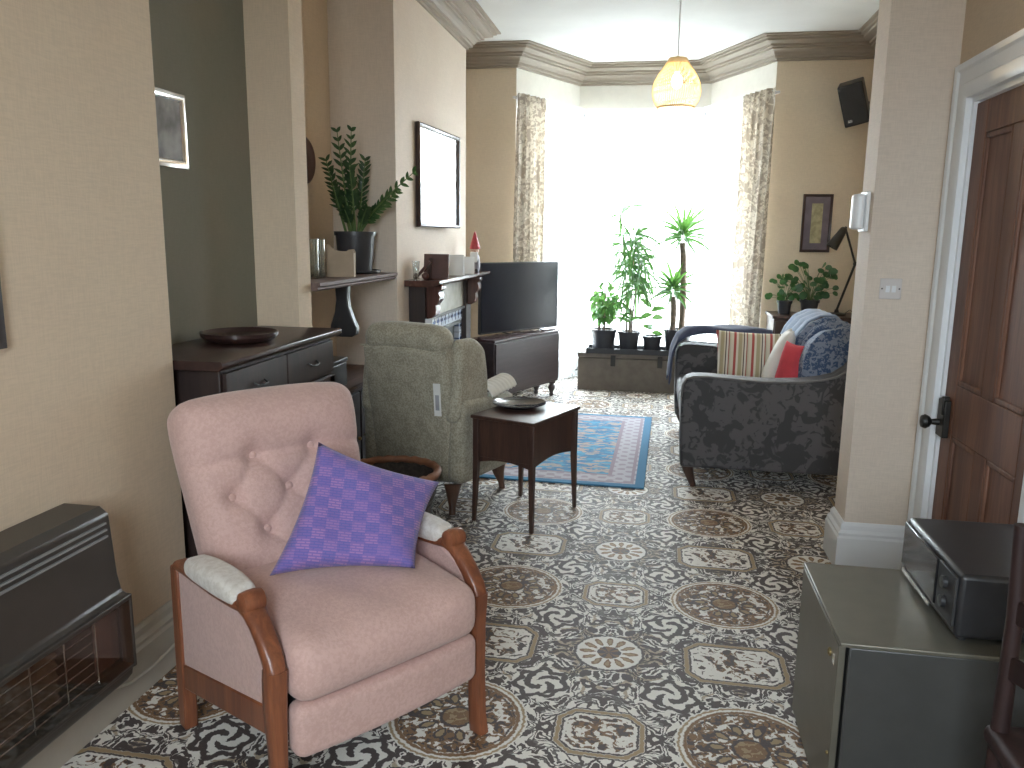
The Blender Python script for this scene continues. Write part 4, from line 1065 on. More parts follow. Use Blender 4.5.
# ------------------------------------------------------------------ wing chair
MT['teakdark'] = wood('dark_leg', (0.09, 0.045, 0.03), (0.16, 0.08, 0.05), 0.35, 2, 2.0)
t = thing('wing_armchair', 'grey tweed wing armchair with back towards the viewer by the fireplace', 'armchair', (-1.0, 3.90, 0), R(-20))
TW = MT['greytweed']
def wb(h, r, n, fn, name, par=t, mat=None):
    m = MB(); m.soft(h, r, n, fn); return m.build(name, mat or TW, par, angle=80)
XC = -0.30
wb((0.275, 0.075, 0.37), 0.04, (14, 4, 18), lambda a, b, c: (XC + a * (1 - 0.03 * (c < 0)), 0.085 + b - 0.10 * max(0, (c + 0.37) / 0.8) ** 1.2 + 0.05 - 0.012 * (1 - (a / 0.275) ** 2) * (b < 0), 0.515 + c), 'backrest')
wb((0.262, 0.085, 0.075), 0.07, (14, 6, 6), lambda a, b, c: (XC + a, 0.040 + b, 0.925 + c - 0.022 * (abs(a) / 0.265) ** 3), 'headrest')
for s in (-1, 1):
    xs = XC + s * 0.278
    def wing(a, b, c):
        v = (c + 0.20) / 0.40
        y = 0.17 + b * (1.0 - 0.25 * v) + 0.02 * v
        z = 0.705 + c - 0.06 * max(0, (b / 0.15)) ** 2 * max(0, v)
        return (xs + a * (1 - 0.2 * v) + s * 0.012 * math.sin(PI * v), y, z)
    wb((0.044, 0.165, 0.215), 0.040, (3, 12, 14), wing, 'wing')
    wb((0.058, 0.275, 0.225), 0.05, (4, 16, 12), lambda a, b, c: (xs + s * 0.004 + a * (1 + 0.25 * max(0, c / 0.225) ** 3), 0.315 + b, 0.375 + c - 0.02 * (b / 0.275) * (c > 0)), 'arm')
wb((0.235, 0.285, 0.10), 0.03, (10, 12, 4), lambda a, b, c: (XC + a, 0.335 + b, 0.255 + c), 'seat_base')
wb((0.225, 0.255, 0.065), 0.05, (12, 12, 4), lambda a, b, c: (XC + a, 0.385 + b, 0.425 + c + 0.02 * (c > 0) * (1 - (a / 0.225) ** 2)), 'seat_cushion')
for (lx, ly, dx, dy) in ((-0.035, 0.06, 0.03, -0.05), (-0.565, 0.06, -0.03, -0.05), (-0.04, 0.53, 0.02, 0.02), (-0.56, 0.53, -0.02, 0.02)):
    m = MB(); m.tube([(lx + dx, ly + dy, 0.0), (lx + dx * 0.75, ly + dy * 0.75, 0.04), (lx + dx * 0.2, ly + dy * 0.2, 0.10), (lx, ly, 0.152)], [0.018, 0.018, 0.034, 0.048], 12); m.build('leg', MT['teakdark'], t)
m = MB(); m.tube([(XC - 0.28, -0.020, 0.865), (XC, -0.030, 0.868), (XC + 0.28, -0.020, 0.865)], 0.005, 8); m.build('piping', TW, t)
m = MB(); m.box(-0.022, 0.022, -0.002, 0.0, -0.17, 0.0, TR(-0.085, -0.012, 0.70, ry=R(-3)))
m.build('care_tag', MT['paper'], t)['label'] = 'white fabric care tag'
m = MB(); m.box(-0.012, 0.012, -0.0028, -0.0021, -0.14, -0.06, TR(-0.085, -0.012, 0.70, ry=R(-3))); 
m.build('tag_print', P('grey_print', (0.35, 0.36, 0.40), 0.7), t)
# white cover over the chair arm
def cov(u, v):
    a = -1.15 + 2.3 * u
    x = 0.080 * math.sin(a * 1.15); z = 0.075 * math.cos(a * 1.15) + 0.004 * math.sin(v * 46)
    return (x, -0.13 + 0.26 * v, z - 0.03 + 0.03 * v)
m = MB(); m.grid(cov, 18, 46); o = m.build('arm_cover', MT['cream'], solid=0.006, angle=80)
q = Matrix.Translation((-1.0, 3.90, 0)) @ Matrix.Rotation(R(-20), 4, 'Z') @ Vector((XC + 0.284, 0.43, 0.600))
o.location = q; o.rotation_euler = (0, 0, R(-20)); tag(o, 'white ribbed cloth draped over the right arm of the wing chair', 'cloth')

# wicker basket behind the pink chair
t = thing('basket', 'round dark basket with an orange-brown rim between the two armchairs', 'basket', (-1.225, 3.61, 0.0))
m = MB(); m.lathe([(0.0001, 0.0), (0.155, 0.0), (0.180, 0.10), (0.210, 0.22), (0.225, 0.30), (0.212, 0.30), (0.197, 0.22), (0.162, 0.10), (0.145, 0.012), (0.0001, 0.012)], 40)
m.build('body', MT['basket'], t)
m = MB(); m.tube([(0.222 * math.cos(2 * PI * k / 60), 0.222 * math.sin(2 * PI * k / 60), 0.313 + 0.003 * math.sin(k * 2.1)) for k in range(60)], [0.018 + 0.002 * (k % 2) for k in range(60)], 10, closed=True)
m.build('rim', MT['terracotta'], t)
m = MB()
for k in range(7): m.tube([(0.171 + 0.004 * k, 0, 0)] * 0 or [((0.166 + 0.0078 * k) * math.cos(2 * PI * j / 40), (0.166 + 0.0078 * k) * math.sin(2 * PI * j / 40), 0.04 + 0.033 * k) for j in range(40)], 0.010, 6, closed=True)
m.build('weave_bands', MT['basket'], t)

# side table with deep box body, and a plate
t = thing('side_table', 'small brown wooden side table with a deep box body and slim legs', 'table', (-0.626, 4.016, 0), R(-21))
m = MB(); m.box(-0.185, 0.185, -0.252, 0.252, 0.545, 0.563); m.build('tabletop', MT['brownwood'], t, bevel=0.004)
m = MB(); m.prism([(-0.155, 0.345), (0.155, 0.345), (0.155, 0.544), (-0.155, 0.544)], -0.222, 0.222, 'y'); m.build('box_body', MT['brownwood'], t)
ap = MB()
for s in (-1, 1):
    pts = [(-0.222, 0.3445), (-0.222, 0.315)] + [(-0.222 + 0.444 * k / 10, 0.315 + 0.026 * math.sin(PI * k / 10)) for k in range(1, 10)] + [(0.222, 0.315), (0.222, 0.3445)]
    ap.prism(pts, s * 0.150 - 0.005, s * 0.150 + 0.005, 'x')
    pts = [(-0.155, 0.3445), (-0.155, 0.315)] + [(-0.155 + 0.31 * k / 8, 0.315 + 0.022 * math.sin(PI * k / 8)) for k in range(1, 8)] + [(0.155, 0.315), (0.155, 0.3445)]
    ap.prism(pts, s * 0.217 - 0.005, s * 0.217 + 0.005, 'y')
ap.build('apron', MT['brownwood'], t)
for sx in (-1, 1):
    for sy in (-1, 1):
        x, y = sx * 0.163, sy * 0.228; vs = []
        for z, h in ((0, 0.009), (0.30, 0.014), (0.544, 0.014)):
            ox = sx * 0.008 * (z == 0); oy = sy * 0.008 * (z == 0)
            vs += [(x + ox - h, y + oy - h, z), (x + ox + h, y + oy - h, z), (x + ox + h, y + oy + h, z), (x + ox - h, y + oy + h, z)]
        m = MB(); m.add(vs, [(0, 1, 2, 3), (8, 9, 10, 11)] + [(a * 4 + k, a * 4 + (k + 1) % 4, a * 4 + 4 + (k + 1) % 4, a * 4 + 4 + k) for a in (0, 1) for k in range(4)]); m.build('leg', MT['brownwood'], t, bevel=0.002)
m = MB(); m.lathe([(0.0001, 0.0), (0.085, 0.0), (0.09, 0.004), (0.125, 0.016), (0.142, 0.022), (0.142, 0.026), (0.12, 0.021), (0.09, 0.012), (0.0001, 0.009)], 44)
o = m.build('plate', P('dark_glaze', (0.025, 0.027, 0.038), 0.12, var=0.1)); o.location = (-0.680, 4.09, 0.5635); tag(o, 'round dark shiny plate on the small side table', 'plate')

# ------------------------------------------------------------------ blue rug
m = MB(); m.box(-0.60, 0.60, -0.96, 0.96, 0.0, 0.010); o = m.build('rug', rug_mat(0.60, 0.96), bevel=0.003); o.location = (-0.595, 5.535, 0.0008); o.rotation_euler = (0, 0, R(-1)); tag(o, 'blue patterned rug with a lilac border on the carpet before the fireplace', 'rug')

# ------------------------------------------------------------------ trunk with plants in the bay
t = thing('trunk', 'long low brown trunk carrying the row of potted plants in the bay', 'trunk', (-0.143, 7.77, 0))
MB().box(-0.555, 0.555, -0.17, 0.17, 0.0, 0.315).build('body', MT['box'], t, bevel=0.006)
MB().box(-0.560, 0.560, -0.175, 0.175, 0.318, 0.362).build('lid', MT['box'], t, bevel=0.006)
for s in (-1, 1):
    m = MB(); m.tube([(s * 0.556, -0.05, 0.19), (s * 0.585, -0.045, 0.17), (s * 0.585, 0.045, 0.17), (s * 0.556, 0.05, 0.19)], 0.008, 8); m.build('handle', MT['iron'], t)
for x in (-0.22, 0.22): MB().box(x - 0.022, x + 0.022, -0.178, -0.1705, 0.24, 0.345).build('clasp', MT['iron'], t, bevel=0.002)
t = thing('plant_tray', 'black shallow plastic tray under the potted plants on the trunk', 'tray', (-0.12, 7.72, 0.3625))
m = MB(); m.box(-0.50, 0.50, -0.15, 0.145, 0, 0.006)
for q in ((-0.50, -0.492, -0.15, 0.145), (0.492, 0.50, -0.15, 0.145), (-0.492, 0.492, -0.15, -0.142), (-0.492, 0.492, 0.137, 0.145)): m.box(*q, 0.0061, 0.05)
m.build('tray_body', MT['black'], t)
TZ = 0.3695
GP = 'pot plants on the trunk'
rnd = random.Random(21)
# bushy fig
t, zs = potted('potted_fig', 'bushy small leaved plant in the leftmost pot on the trunk', 'plant', (-0.468, 7.715, TZ), 0.100, 0.124, 0.215, MT['pot'], GP)
st, lv = MB(), MB()
for k in range(15):
    a = rnd.uniform(0, 2 * PI); rr = rnd.uniform(0.02, 0.06)
    tip = (math.cos(a) * rnd.uniform(0.06, 0.20), math.sin(a) * 0.16, zs + rnd.uniform(0.22, 0.46))
    pts = bez((rr * math.cos(a), rr * math.sin(a), zs), (rr * math.cos(a) * 1.5, rr * math.sin(a) * 1.5, zs + 0.22), tip, 10)
    st.tube(pts, [0.005 - 0.003 * i / 10 for i in range(11)], 6)
    for i in range(3, 11):
        for _ in range(2):
            d = Vector((rnd.uniform(-1, 1), rnd.uniform(-1, 1), rnd.uniform(-0.3, 0.6)))
            b_ = pts[i] + d.normalized() * 0.02
            leaf(lv, b_, d, (rnd.uniform(-.4, .4), -0.7, 0.5), rnd.uniform(0.065, 0.10), rnd.uniform(0.034, 0.052), 0.9, n=4)
st.build('stem', MT['bark'], t); lv.build('foliage', MT['leaflight'], t)
# tall dracaena with drooping straps
t, zs = potted('potted_dracaena', 'tall plant with long narrow drooping leaves, second pot from the left on the trunk', 'plant', (-0.225, 7.71, TZ), 0.082, 0.103, 0.20, MT['pot'], GP)
st, lv = MB(), MB()
for (tx, ty, h) in ((0.03, 0.0, 0.92), (0.10, 0.05, 0.72), (-0.12, 0.02, 1.10), (0.0, -0.03, 0.20)):
    pts = bez((tx * 0.2, ty * 0.2, zs), (tx * 0.3, ty * 0.5, zs + h * 0.5), (tx, ty, zs + h), 12)
    st.tube(pts, [0.009 - 0.005 * i / 12 for i in range(13)], 8)
    cnt = 60 if h > 0.5 else 9
    for k in range(cnt):
        q = pts[rnd.randint(6 if h > 0.5 else 6, 12)]
        a = rnd.uniform(0, 2 * PI); el = rnd.uniform(-0.1, 1.1)
        d = (math.cos(a) * math.cos(el), math.sin(a) * math.cos(el), math.sin(el))
        leaf(lv, q, d, (rnd.uniform(-.5, .5), -0.7, 0.5), rnd.uniform(0.34, 0.52) if h > 0.5 else 0.20, rnd.uniform(0.018, 0.027) if h > 0.5 else 0.035, rnd.uniform(0.8, 1.7) if h > 0.5 else 0.6, 'strap', n=9)
st.build('stem', MT['bark'], t); lv.build('foliage', MT['leafmid'], t)
# small rubber plant
t, zs = potted('potted_rubber_plant', 'short plant with a few broad leaves, third pot from the left on the trunk', 'plant', (-0.005, 7.70, TZ), 0.072, 0.088, 0.165, MT['pot'], GP)
st, lv = MB(), MB()
pts = bez((0, 0, zs), (0.0, 0.0, zs + 0.15), (-0.02, 0, zs + 0.28), 8); st.tube(pts, [0.005 - 0.002 * i / 8 for i in range(9)], 6)
for i, (a, el) in enumerate(((0.1, 0.3), (2.9, 0.7), (4.3, 0.2), (1.6, 0.3), (5.6, 0.5), (3.6, 0.1), (0.3, 0.6), (2.6, 0.9))):
    leaf(lv, pts[1 + i], (math.cos(a) * math.cos(el), math.sin(a) * math.cos(el), math.sin(el)), (0.1, -0.8, 0.55), 0.15 if i > 3 else 0.11, 0.060, 0.35, n=6)
st.build('stem', MT['bark'], t); lv.build('foliage', MT['leafmid'], t)
# yucca
t, zs = potted('potted_yucca', 'yucca with two bare trunks and spiky crowns, rightmost pot on the trunk', 'plant', (0.235, 7.715, TZ), 0.108, 0.132, 0.235, MT['pot'], GP)
st = MB(); lv = MB(); lv2 = MB()
crowns = []
for (x0_, x1_, y_, z1, r_) in ((0.03, 0.0, 0.0, 0.92, 0.030), (-0.055, -0.065, -0.02, 0.42, 0.027)):
    pts = bez((x0_, y_, zs - 0.005), (x0_ + 0.012, y_, zs + z1 * 0.5), (x1_, y_, zs + z1 - 0.10), 14)
    st.tube(pts, [r_ * (1 + 0.06 * math.sin(i * 2.4)) for i in range(15)], 12); crowns.append((pts[-1], r_))
st.build('trunk_stem', MT['bark'], t)
for ci, (c, r_) in enumerate(crowns):
    for k in range(32):
        a = k * 2.399 + rnd.uniform(-.2, .2); el = 1.35 - 1.7 * (k / 32) ** 0.9
        d = Vector((math.cos(a) * math.cos(el), math.sin(a) * math.cos(el), math.sin(el)))
        leaf(lv if k > 6 else lv2, c + Vector((0, 0, 0.03 + 0.06 * (1 - k / 32))) + d * 0.012, d, (0.05 * math.cos(a), -0.6, 0.6), rnd.uniform(0.26, 0.38) * (0.8 + 0.2 * (ci == 0)), rnd.uniform(0.026, 0.038), 0.35, 'strap', n=7, fold=0.4)
lv.build('foliage', MT['leafmid'], t); lv2.build('new_leaves', MT['leaflight'], t)

# ------------------------------------------------------------------ sofa
t = thing('sofa', 'charcoal floral two seat sofa seen from its end, right of the room', 'sofa', (0.68, 5.43, 0))
SO = MT['sofa']
arm_poly = [(-0.490, 0.13), (-0.500, 0.30), (-0.502, 0.55), (-0.498, 0.62), (-0.478, 0.655), (-0.44, 0.670), (-0.36, 0.672), (-0.22, 0.664), (-0.05, 0.655), (0.06, 0.658), (0.16, 0.664), (0.26, 0.678), (0.34, 0.700), (0.40, 0.745), (0.44, 0.80), (0.475, 0.82), (0.50, 0.80), (0.52, 0.75), (0.52, 0.13)]
for s in (-1, 1):
    a, b = (-0.80, -0.62) if s < 0 else (0.62, 0.80)
    m = MB(); m.prism(arm_poly, a, b, 'y'); m.build('arm', SO, t, bevel=0.018, seg=3)
    ye = a - 0.002 if s < 0 else b + 0.002
    m = MB(); m.tube([(p[0], ye, p[1] + 0.001) for p in arm_poly[2:-1]], 0.006, 8); m.build('piping', P('grey_piping_%d' % s, (0.16, 0.155, 0.155), 0.5), t)
m = MB(); m.box(-0.46, 0.30, -0.615, 0.615, 0.13, 0.30); m.build('seat_base', SO, t, bevel=0.015)
m = MB(); m.prism([(0.26, 0.13), (0.52, 0.13), (0.52, 0.80), (0.49, 0.87), (0.43, 0.885), (0.37, 0.86), (0.32, 0.75), (0.27, 0.46)], -0.615, 0.615, 'y'); m.build('backrest', SO, t, bevel=0.015)
for s in (-1, 1):
    m = MB(); m.soft((0.375, 0.305, 0.075), 0.04, (12, 12, 4), lambda a, b, c: (-0.115 + a, s * 0.308 + b, 0.378 + c + 0.02 * (c > 0) * (1 - (a / 0.375) ** 2) * (1 - (b / 0.305) ** 2))); m.build('seat_cushion', SO, t, angle=80)
for sx in (-0.44, 0.46):
    for sy in (-0.73, 0.73):
        m = MB(); m.tube([(sx + 0.035 * (1 if sx < 0 else -1), sy, 0.0), (sx + 0.02 * (1 if sx < 0 else -1), sy, 0.04), (sx, sy, 0.10), (sx - 0.005, sy, 0.135)], [0.018, 0.022, 0.032, 0.038], 12); m.build('leg', MT['brownwood'], t)
# striped cushion
o = local_pillow('cushion', stripes_mat(), [(0.43, 5.42, 0.485), (0.88, 5.40, 0.485), (0.87, 5.52, 0.835), (0.42, 5.54, 0.845)], 0.055, pinch=0.05)
tag(o, 'cushion with red, cream and brown vertical stripes on the sofa', 'cushion')
o = local_pillow('cushion', MT['cream'], [(0.72, 5.37, 0.520), (0.70, 5.06, 0.520), (0.845, 5.07, 0.905), (0.875, 5.34, 0.895)], 0.052, pinch=0.08)
tag(o, 'white cushion leaning between the striped cushion and the red one', 'cushion')
o = local_pillow('cushion', MT['red'], [(0.725, 5.00, 0.54), (0.86, 4.87, 0.545), (0.885, 4.90, 0.835), (0.80, 5.03, 0.85)], 0.045, pinch=0.06)
tag(o, 'bright red cushion on the sofa, nearest the end arm', 'cushion')
def throw(name, mat, pts_fn, nu, nv, label, cat, solid=0.012):
    m = MB(); m.grid(pts_fn, nu, nv); o = m.build(name, mat, solid=solid, angle=80); tag(o, label, cat); return o
def pathpt(path, u):
    L = [0]
    for a, b in zip(path, path[1:]): L.append(L[-1] + (Vector(b) - Vector(a)).length)
    d = u * L[-1]
    for i in range(len(path) - 1):
        if d <= L[i + 1] + 1e-9:
            k = (d - L[i]) / (L[i + 1] - L[i]); return Vector(path[i]) * (1 - k) + Vector(path[i + 1]) * k
    return Vector(path[-1])
pth = [(0.135, 0.42), (0.140, 0.55), (0.150, 0.66), (0.185, 0.745), (0.25, 0.79), (0.36, 0.805), (0.50, 0.805), (0.70, 0.80), (0.86, 0.79)]
def f1(u, v):
    p = pathpt(pth, u); w_ = v
    fl = 1.0 if u > 0.45 else 0.9
    return (p.x + 0.012 * math.sin(v * 11) * (1 - u) , 6.02 + 0.25 * w_, p.y - 0.05 * abs(2 * v - 1) ** 6 + 0.008 * math.sin(u * 14 + v * 5))
throw('throw_blanket', MT['navy'], f1, 40, 20, 'navy blue blanket heaped over the far arm of the sofa', 'blanket')
pth2 = [(0.86, 0.49), (0.87, 0.60), (0.89, 0.72), (0.935, 0.83), (0.99, 0.905), (1.07, 0.945), (1.15, 0.945), (1.205, 0.90), (1.22, 0.80), (1.222, 0.60)]
def f2(u, v):
    p = pathpt(pth2, u); k = 0.022 * math.sin(v * 16 + u * 5) + 0.014 * math.sin(v * 29 + u * 9 + 1)
    k = abs(k) * (1 if u < 0.7 else 0.3)
    px_, pz_, yy = p.x - k * 1.2, p.y + k, 4.80 + 0.48 * v
    if v < 0.22 and u > 0.05:                       # gathered down over the near end of the back
        q = (0.22 - v) / 0.22; px_ += (1.16 - px_) * q * 0.9; pz_ += (0.70 - pz_) * q * 0.9; yy = 4.785 + 0.02 * (1 - q)
    return (px_, yy, pz_)
throw('throw_blanket', MT['bluepat'], f2, 48, 60, 'dark blue patterned crumpled blanket over the near end of the sofa back', 'blanket')
pth3 = [(p[0] - 0.012, p[1] + 0.035) for p in pth2[1:]]
def f3(u, v):
    p = pathpt(pth3, u); k = abs(0.012 * math.sin(v * 10 + u * 2))
    return (p.x - k - 0.02 * v, 5.31 + 0.42 * v, p.y + k - 0.01)
throw('throw_blanket', MT['paleblue'], f3, 40, 30, 'pale blue blanket over the sofa back, behind the patterned one', 'blanket')

# ------------------------------------------------------------------ far right corner
t = thing('corner_cabinet', 'dark wooden cabinet with plants and a lamp in the far right corner', 'cabinet', (1.33, 7.13, 0))
MB().box(-0.345, 0.345, -0.215, 0.215, 0.04, 0.80).build('body', MT['brownwood'], t, bevel=0.004)
MB().box(-0.36, 0.36, -0.23, 0.23, 0.802, 0.828).build('top', MT['brownwood'], t, bevel=0.005)
MB().box(-0.33, 0.33, -0.20, 0.20, 0.0, 0.039).build('plinth', MT['brownwood'], t)
for s in (-1, 1):
    d_ = MB().box(min(s * 0.005, s * 0.335), max(s * 0.005, s * 0.335), -0.231, -0.2155, 0.07, 0.78).build('door', MT['brownwood'], t, bevel=0.004)
    kb = MB(); kb.ball((s * 0.035, -0.239, 0.45), 0.011, 8); kb.build('knob', MT['brass'], d_)
rnd = random.Random(44)
def pilea(loc, r0, h, n, spread, height, label, mat, big):
    t, zs = potted('potted_money_plant', label, 'plant', loc, r0 * 0.8, r0, h, MT['pot'])
    st, lv = MB(), MB()
    for k in range(n):
        a = rnd.uniform(0, 2 * PI); q = rnd.uniform(0.3, 1.0)
        tip = Vector((math.cos(a) * spread * q, math.sin(a) * spread * q * 0.7, zs + rnd.uniform(0.15, 1.0) * height * (1.1 - 0.4 * q)))
        pts = bez((math.cos(a) * 0.01, math.sin(a) * 0.01, zs), (math.cos(a) * spread * q * 0.3, math.sin(a) * spread * q * 0.2, (zs + tip.z) / 2 + 0.03), tip, 6)
        st.tube(pts, 0.0018, 5)
        d = Vector((math.cos(a) * 0.6 + rnd.uniform(-.4, .4), -0.35 + rnd.uniform(-.4, .4), rnd.uniform(-0.5, 0.5)))
        s_ = rnd.uniform(0.045, 0.075) * big
        leaf(lv, tip - d.normalized() * s_ * 0.3, d, (0.1, -0.8, 0.6), s_, s_ * 0.9, 0.2, 'round', n=7, fold=0.05)
    st.build('stem', MT['stem'], t); lv.build('foliage', mat, t)
pilea((1.085, 7.08, 0.8285), 0.058, 0.115, 26, 0.14, 0.24, 'smaller bright green round leaved plant at the left end of the corner cabinet', MT['leafmid'], 0.95)
pilea((1.29, 7.10, 0.8285), 0.075, 0.125, 48, 0.22, 0.38, 'larger dark green round leaved plant in the middle of the corner cabinet', leaf_mat('deep_green_leaf', (0.02, 0.075, 0.03), (0.045, 0.13, 0.05), 0.2), 1.05)
t = thing('desk_lamp', 'black jointed desk lamp on the corner cabinet under the speaker', 'lamp', (1.51, 7.09, 0.8285))
MB().lathe([(0.0001, 0), (0.072, 0), (0.078, 0.006), (0.074, 0.018), (0.02, 0.026), (0.014, 0.05), (0.0001, 0.052)], 28).build('base', MT['iron'], t)
m = MB(); J0, J1, J2 = Vector((0, 0, 0.045)), Vector((0.115, 0, 0.43)), Vector((0.015, 0, 0.72))
for dy in (-0.010, 0.010): m.tube([J0 + Vector((0, dy, 0)), J1 + Vector((0, dy, 0))], 0.0075, 8)
m.ball(J1, 0.018, 10); m.build('lower_arm', MT['iron'], t)
m = MB()
for dy in (-0.009, 0.009): m.tube([J1 + Vector((0, dy, 0)), J2 + Vector((0, dy, 0))], 0.007, 8)
m.ball(J2, 0.014, 10); m.build('upper_arm', MT['iron'], t)
m = MB(); m.lathe([(0.0001, 0.02), (0.022, 0.015), (0.030, 0.0), (0.038, -0.07), (0.050, -0.17), (0.047, -0.17), (0.034, -0.06), (0.0001, -0.02)], 24, TR(J2.x - 0.012, 0, J2.z - 0.012, ry=R(30)))
m.build('lamp_shade', MT['iron'], t)
m = MB(); m.tube([(0.06, 0, 0.012), (0.10, -0.02, 0.05), (0.14, 0.0, 0.02), (0.175, 0.05, 0.004)], 0.003, 6); m.build('cord', MT['blackmatte'], t)
framed('picture_frame', 'narrow upright dark framed picture on the wall right of the curtain', 'picture', face((1.348, 7.399, 1.59), (1, 0, 0), (0, 0, 1)), 0.245, 0.49, 0.022, MT['mahog'], 0.022,
       [(0, MT['mahog'], 'm'), (0.0, P('mauve_mount', (0.17, 0.14, 0.17), 0.6), 'mount'), (0.055, P('olive_print', (0.40, 0.37, 0.22), 0.6, var=0.25, scale=25), 'print')])
t = thing('wall_speaker', 'black loudspeaker tilted on a bracket high on the far right wall', 'speaker', (1.53, 7.18, 2.55), R(-20))
m = MB(); m.soft((0.095, 0.10, 0.165), 0.012, (4, 4, 4), None, TR(rx=R(20), ry=R(-13))); m.build('cabinet', MT['black'], t)
m = MB(); m.soft((0.084, 0.006, 0.152), 0.005, (4, 2, 4), None, TR(rx=R(20), ry=R(-13)) @ TR(0, -0.105, 0)); m.build('grille', MT['blackmatte'], t)
m = MB(); m.box(-0.016, 0.016, -0.002, 0.0, -0.010, 0.010, TR(rx=R(20), ry=R(-13)) @ TR(-0.045, -0.1115, -0.118)); m.build('badge', MT['silver'], t)
m = MB(); m.tube([(0, 0.09, -0.02), (0.0, 0.14, -0.03), (0.05, 0.20, -0.03)], 0.012, 8); m.box(0.02, 0.09, 0.19, 0.205, -0.08, 0.03); m.build('bracket', MT['black'], t)

# chime box and switch on the pier
t = thing('door_chime', 'white shiny curved cover mounted on the edge of the right pier', 'chime', (0.8745, 3.70, 1.57))
MB().box(-0.016, 0, -0.055, 0.055, -0.083, 0.083).build('base_plate', MT['white2'], t, bevel=0.004)
m = MB(); m.soft((0.016, 0.046, 0.074), 0.014, (3, 8, 10), lambda a, b, c: (-0.032 + a - 0.014 * (1 - (b / 0.046) ** 2) * (a < 0), b, c)); m.build('cover', MT['white'], t, angle=80)
t = thing('light_switch', 'white light switch plate on the pier beside the door', 'switch', (0.972, 3.5995, 1.252))
MB().box(-0.043, 0.043, -0.008, 0.0, -0.043, 0.043).build('plate', P('switch_plastic', (0.62, 0.58, 0.56), 0.4, var=0.02), t, bevel=0.003)
for x in (-0.012, 0.012): MB().box(x - 0.008, x + 0.008, -0.012, -0.0085, -0.014, 0.014, TR(rx=R(4))).build('rocker', MT['white'], t, bevel=0.001)
for x in (-0.034, 0.034):
    m = MB(); m.lathe([(0.0001, 0), (0.0035, 0), (0.003, 0.001), (0.0001, 0.0015)], 10, TR(x, -0.0083, 0, rx=R(90))); m.build('screw', MT['iron'], t)

# ------------------------------------------------------------------ near right: metal cabinet, appliance, chair
t = thing('metal_cabinet', 'grey metal cabinet with a lock, bottom right in front of the door', 'cabinet', (0.79, 2.135, 0))
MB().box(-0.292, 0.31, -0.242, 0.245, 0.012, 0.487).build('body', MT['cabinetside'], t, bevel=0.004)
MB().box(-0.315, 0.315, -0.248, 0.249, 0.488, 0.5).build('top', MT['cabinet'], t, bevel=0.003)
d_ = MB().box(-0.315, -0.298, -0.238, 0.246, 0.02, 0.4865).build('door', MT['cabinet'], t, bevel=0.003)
m = MB(); m.lathe([(0.0001, 0), (0.011, 0), (0.011, 0.004), (0.007, 0.005), (0.007, 0.002), (0.0001, 0.002)], 18, TR(-0.3152, -0.16, 0.43, ry=R(-90))); m.build('lock', MT['brass'], d_)
m = MB(); m.box(-0.3175, -0.3152, -0.215, -0.195, 0.422, 0.446); m.build('latch', MT['chrome'], d_)
m = MB(); m.ball((-0.316, -0.222, 0.19), 0.005, 8); m.build('rivet', MT['brass'], d_)
for sx in (-0.26, 0.27):
    for sy in (-0.21, 0.21): MB().lathe([(0.0001, 0), (0.018, 0), (0.018, 0.0118), (0.0001, 0.0118)], 12, TR(sx, sy, 0)).build('foot', MT['black'], t)
t = thing('tabletop_oven', 'black box appliance with a glossy front on the metal cabinet', 'appliance', (0.92, 2.15, 0.5005))
MB().box(-0.175, 0.18, -0.208, 0.208, 0.010, 0.172).build('casing', MT['black'], t, bevel=0.012, seg=3)
MB().box(-0.185, -0.1755, -0.075, 0.198, 0.036, 0.160).build('door', P('smoked_front', (0.015, 0.015, 0.018), 0.08), t, bevel=0.003)
m = MB(); m.box(-0.1862, -0.1852, -0.05, 0.18, 0.018, 0.030)
m.build('trim_bar', MT['silver'], t)
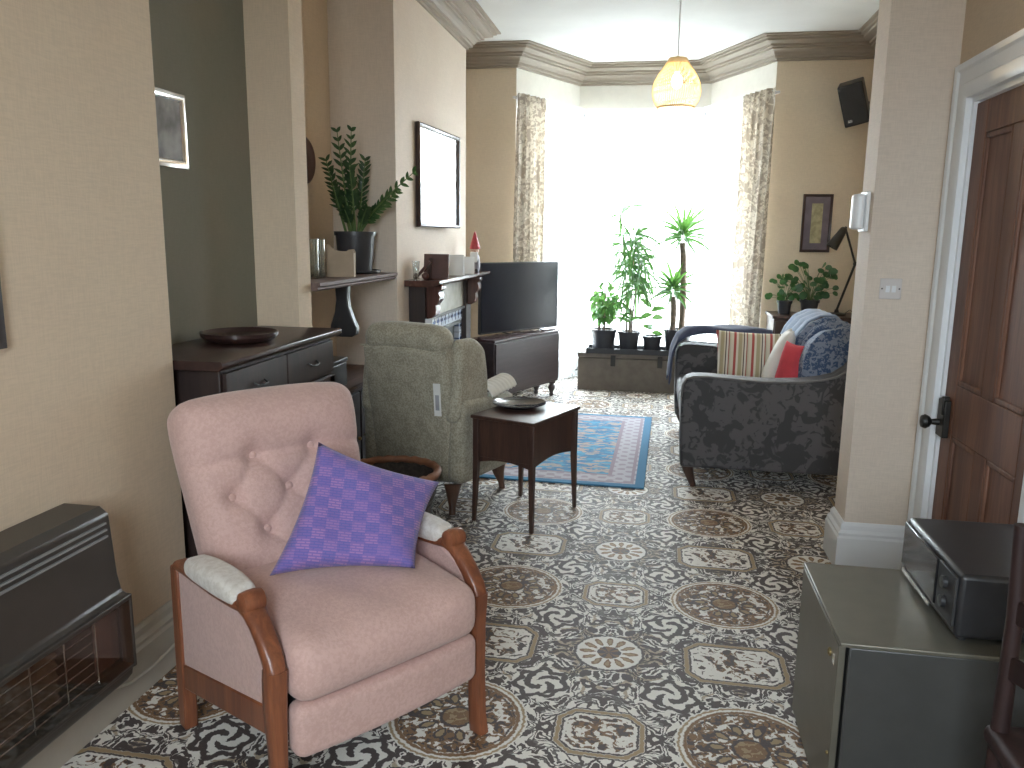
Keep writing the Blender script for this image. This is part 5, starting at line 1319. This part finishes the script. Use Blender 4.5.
MB().box(-0.183, -0.1755, -0.20, -0.082, 0.036, 0.160).build('control_panel', MT['blackmatte'], t, bevel=0.002)
for z in (0.075, 0.125):
    m = MB(); m.lathe([(0.0001, 0), (0.016, 0), (0.015, 0.010), (0.0001, 0.011)], 18, TR(-0.1835, -0.14, z, ry=R(-90))); m.build('knob', MT['black'], t)
for sx in (-0.15, 0.15):
    for sy in (-0.18, 0.18): MB().lathe([(0.0001, 0), (0.012, 0), (0.012, 0.0098), (0.0001, 0.0098)], 10, TR(sx, sy, 0)).build('foot', MT['black'], t)
RW = wood('red_mahogany', (0.018, 0.008, 0.008), (0.034, 0.013, 0.012), 0.55, 2, 2.0)
t = thing('dining_chair', 'dark red mahogany chair cut off by the bottom right corner', 'chair', (0.935, 1.46, 0))
for (x, y) in ((-0.19, 0.20), (-0.19, -0.20)):
    m = MB(); m.tube([(x - 0.02, y, 0.0), (x, y, 0.25), (x, y, 0.45), (x + 0.0, y, 0.70), (x - 0.01, y, 0.90)], [0.017, 0.018, 0.018, 0.016, 0.014], 10); m.build('back_post', RW, t)
for (x, y) in ((0.19, 0.20), (0.19, -0.20)):
    m = MB(); m.tube([(x, y, 0.0), (x, y, 0.40)], [0.013, 0.019], 10); m.build('leg', RW, t)
m = MB(); m.soft((0.215, 0.225, 0.022), 0.018, (8, 8, 2), lambda a, b, c: (a, b, 0.435 + c)); m.build('seat', RW, t)
for z in (0.60, 0.72, 0.86):
    m = MB(); m.soft((0.007, 0.185, 0.026), 0.006, (2, 14, 3), lambda a, b, c: (-0.19 + a + 0.02 * (1 - (b / 0.185) ** 2), b, z + c + 0.016 * (1 - (b / 0.185) ** 2))); m.build('back_rail', RW, t)
m = MB(); m.tube([(-0.19, 0.20, 0.20), (0.19, 0.20, 0.20)], 0.009, 8); m.tube([(-0.19, -0.20, 0.20), (0.19, -0.20, 0.20)], 0.009, 8); m.tube([(0, -0.20, 0.20), (0, 0.20, 0.20)], 0.009, 8); m.build('stretcher', RW, t)
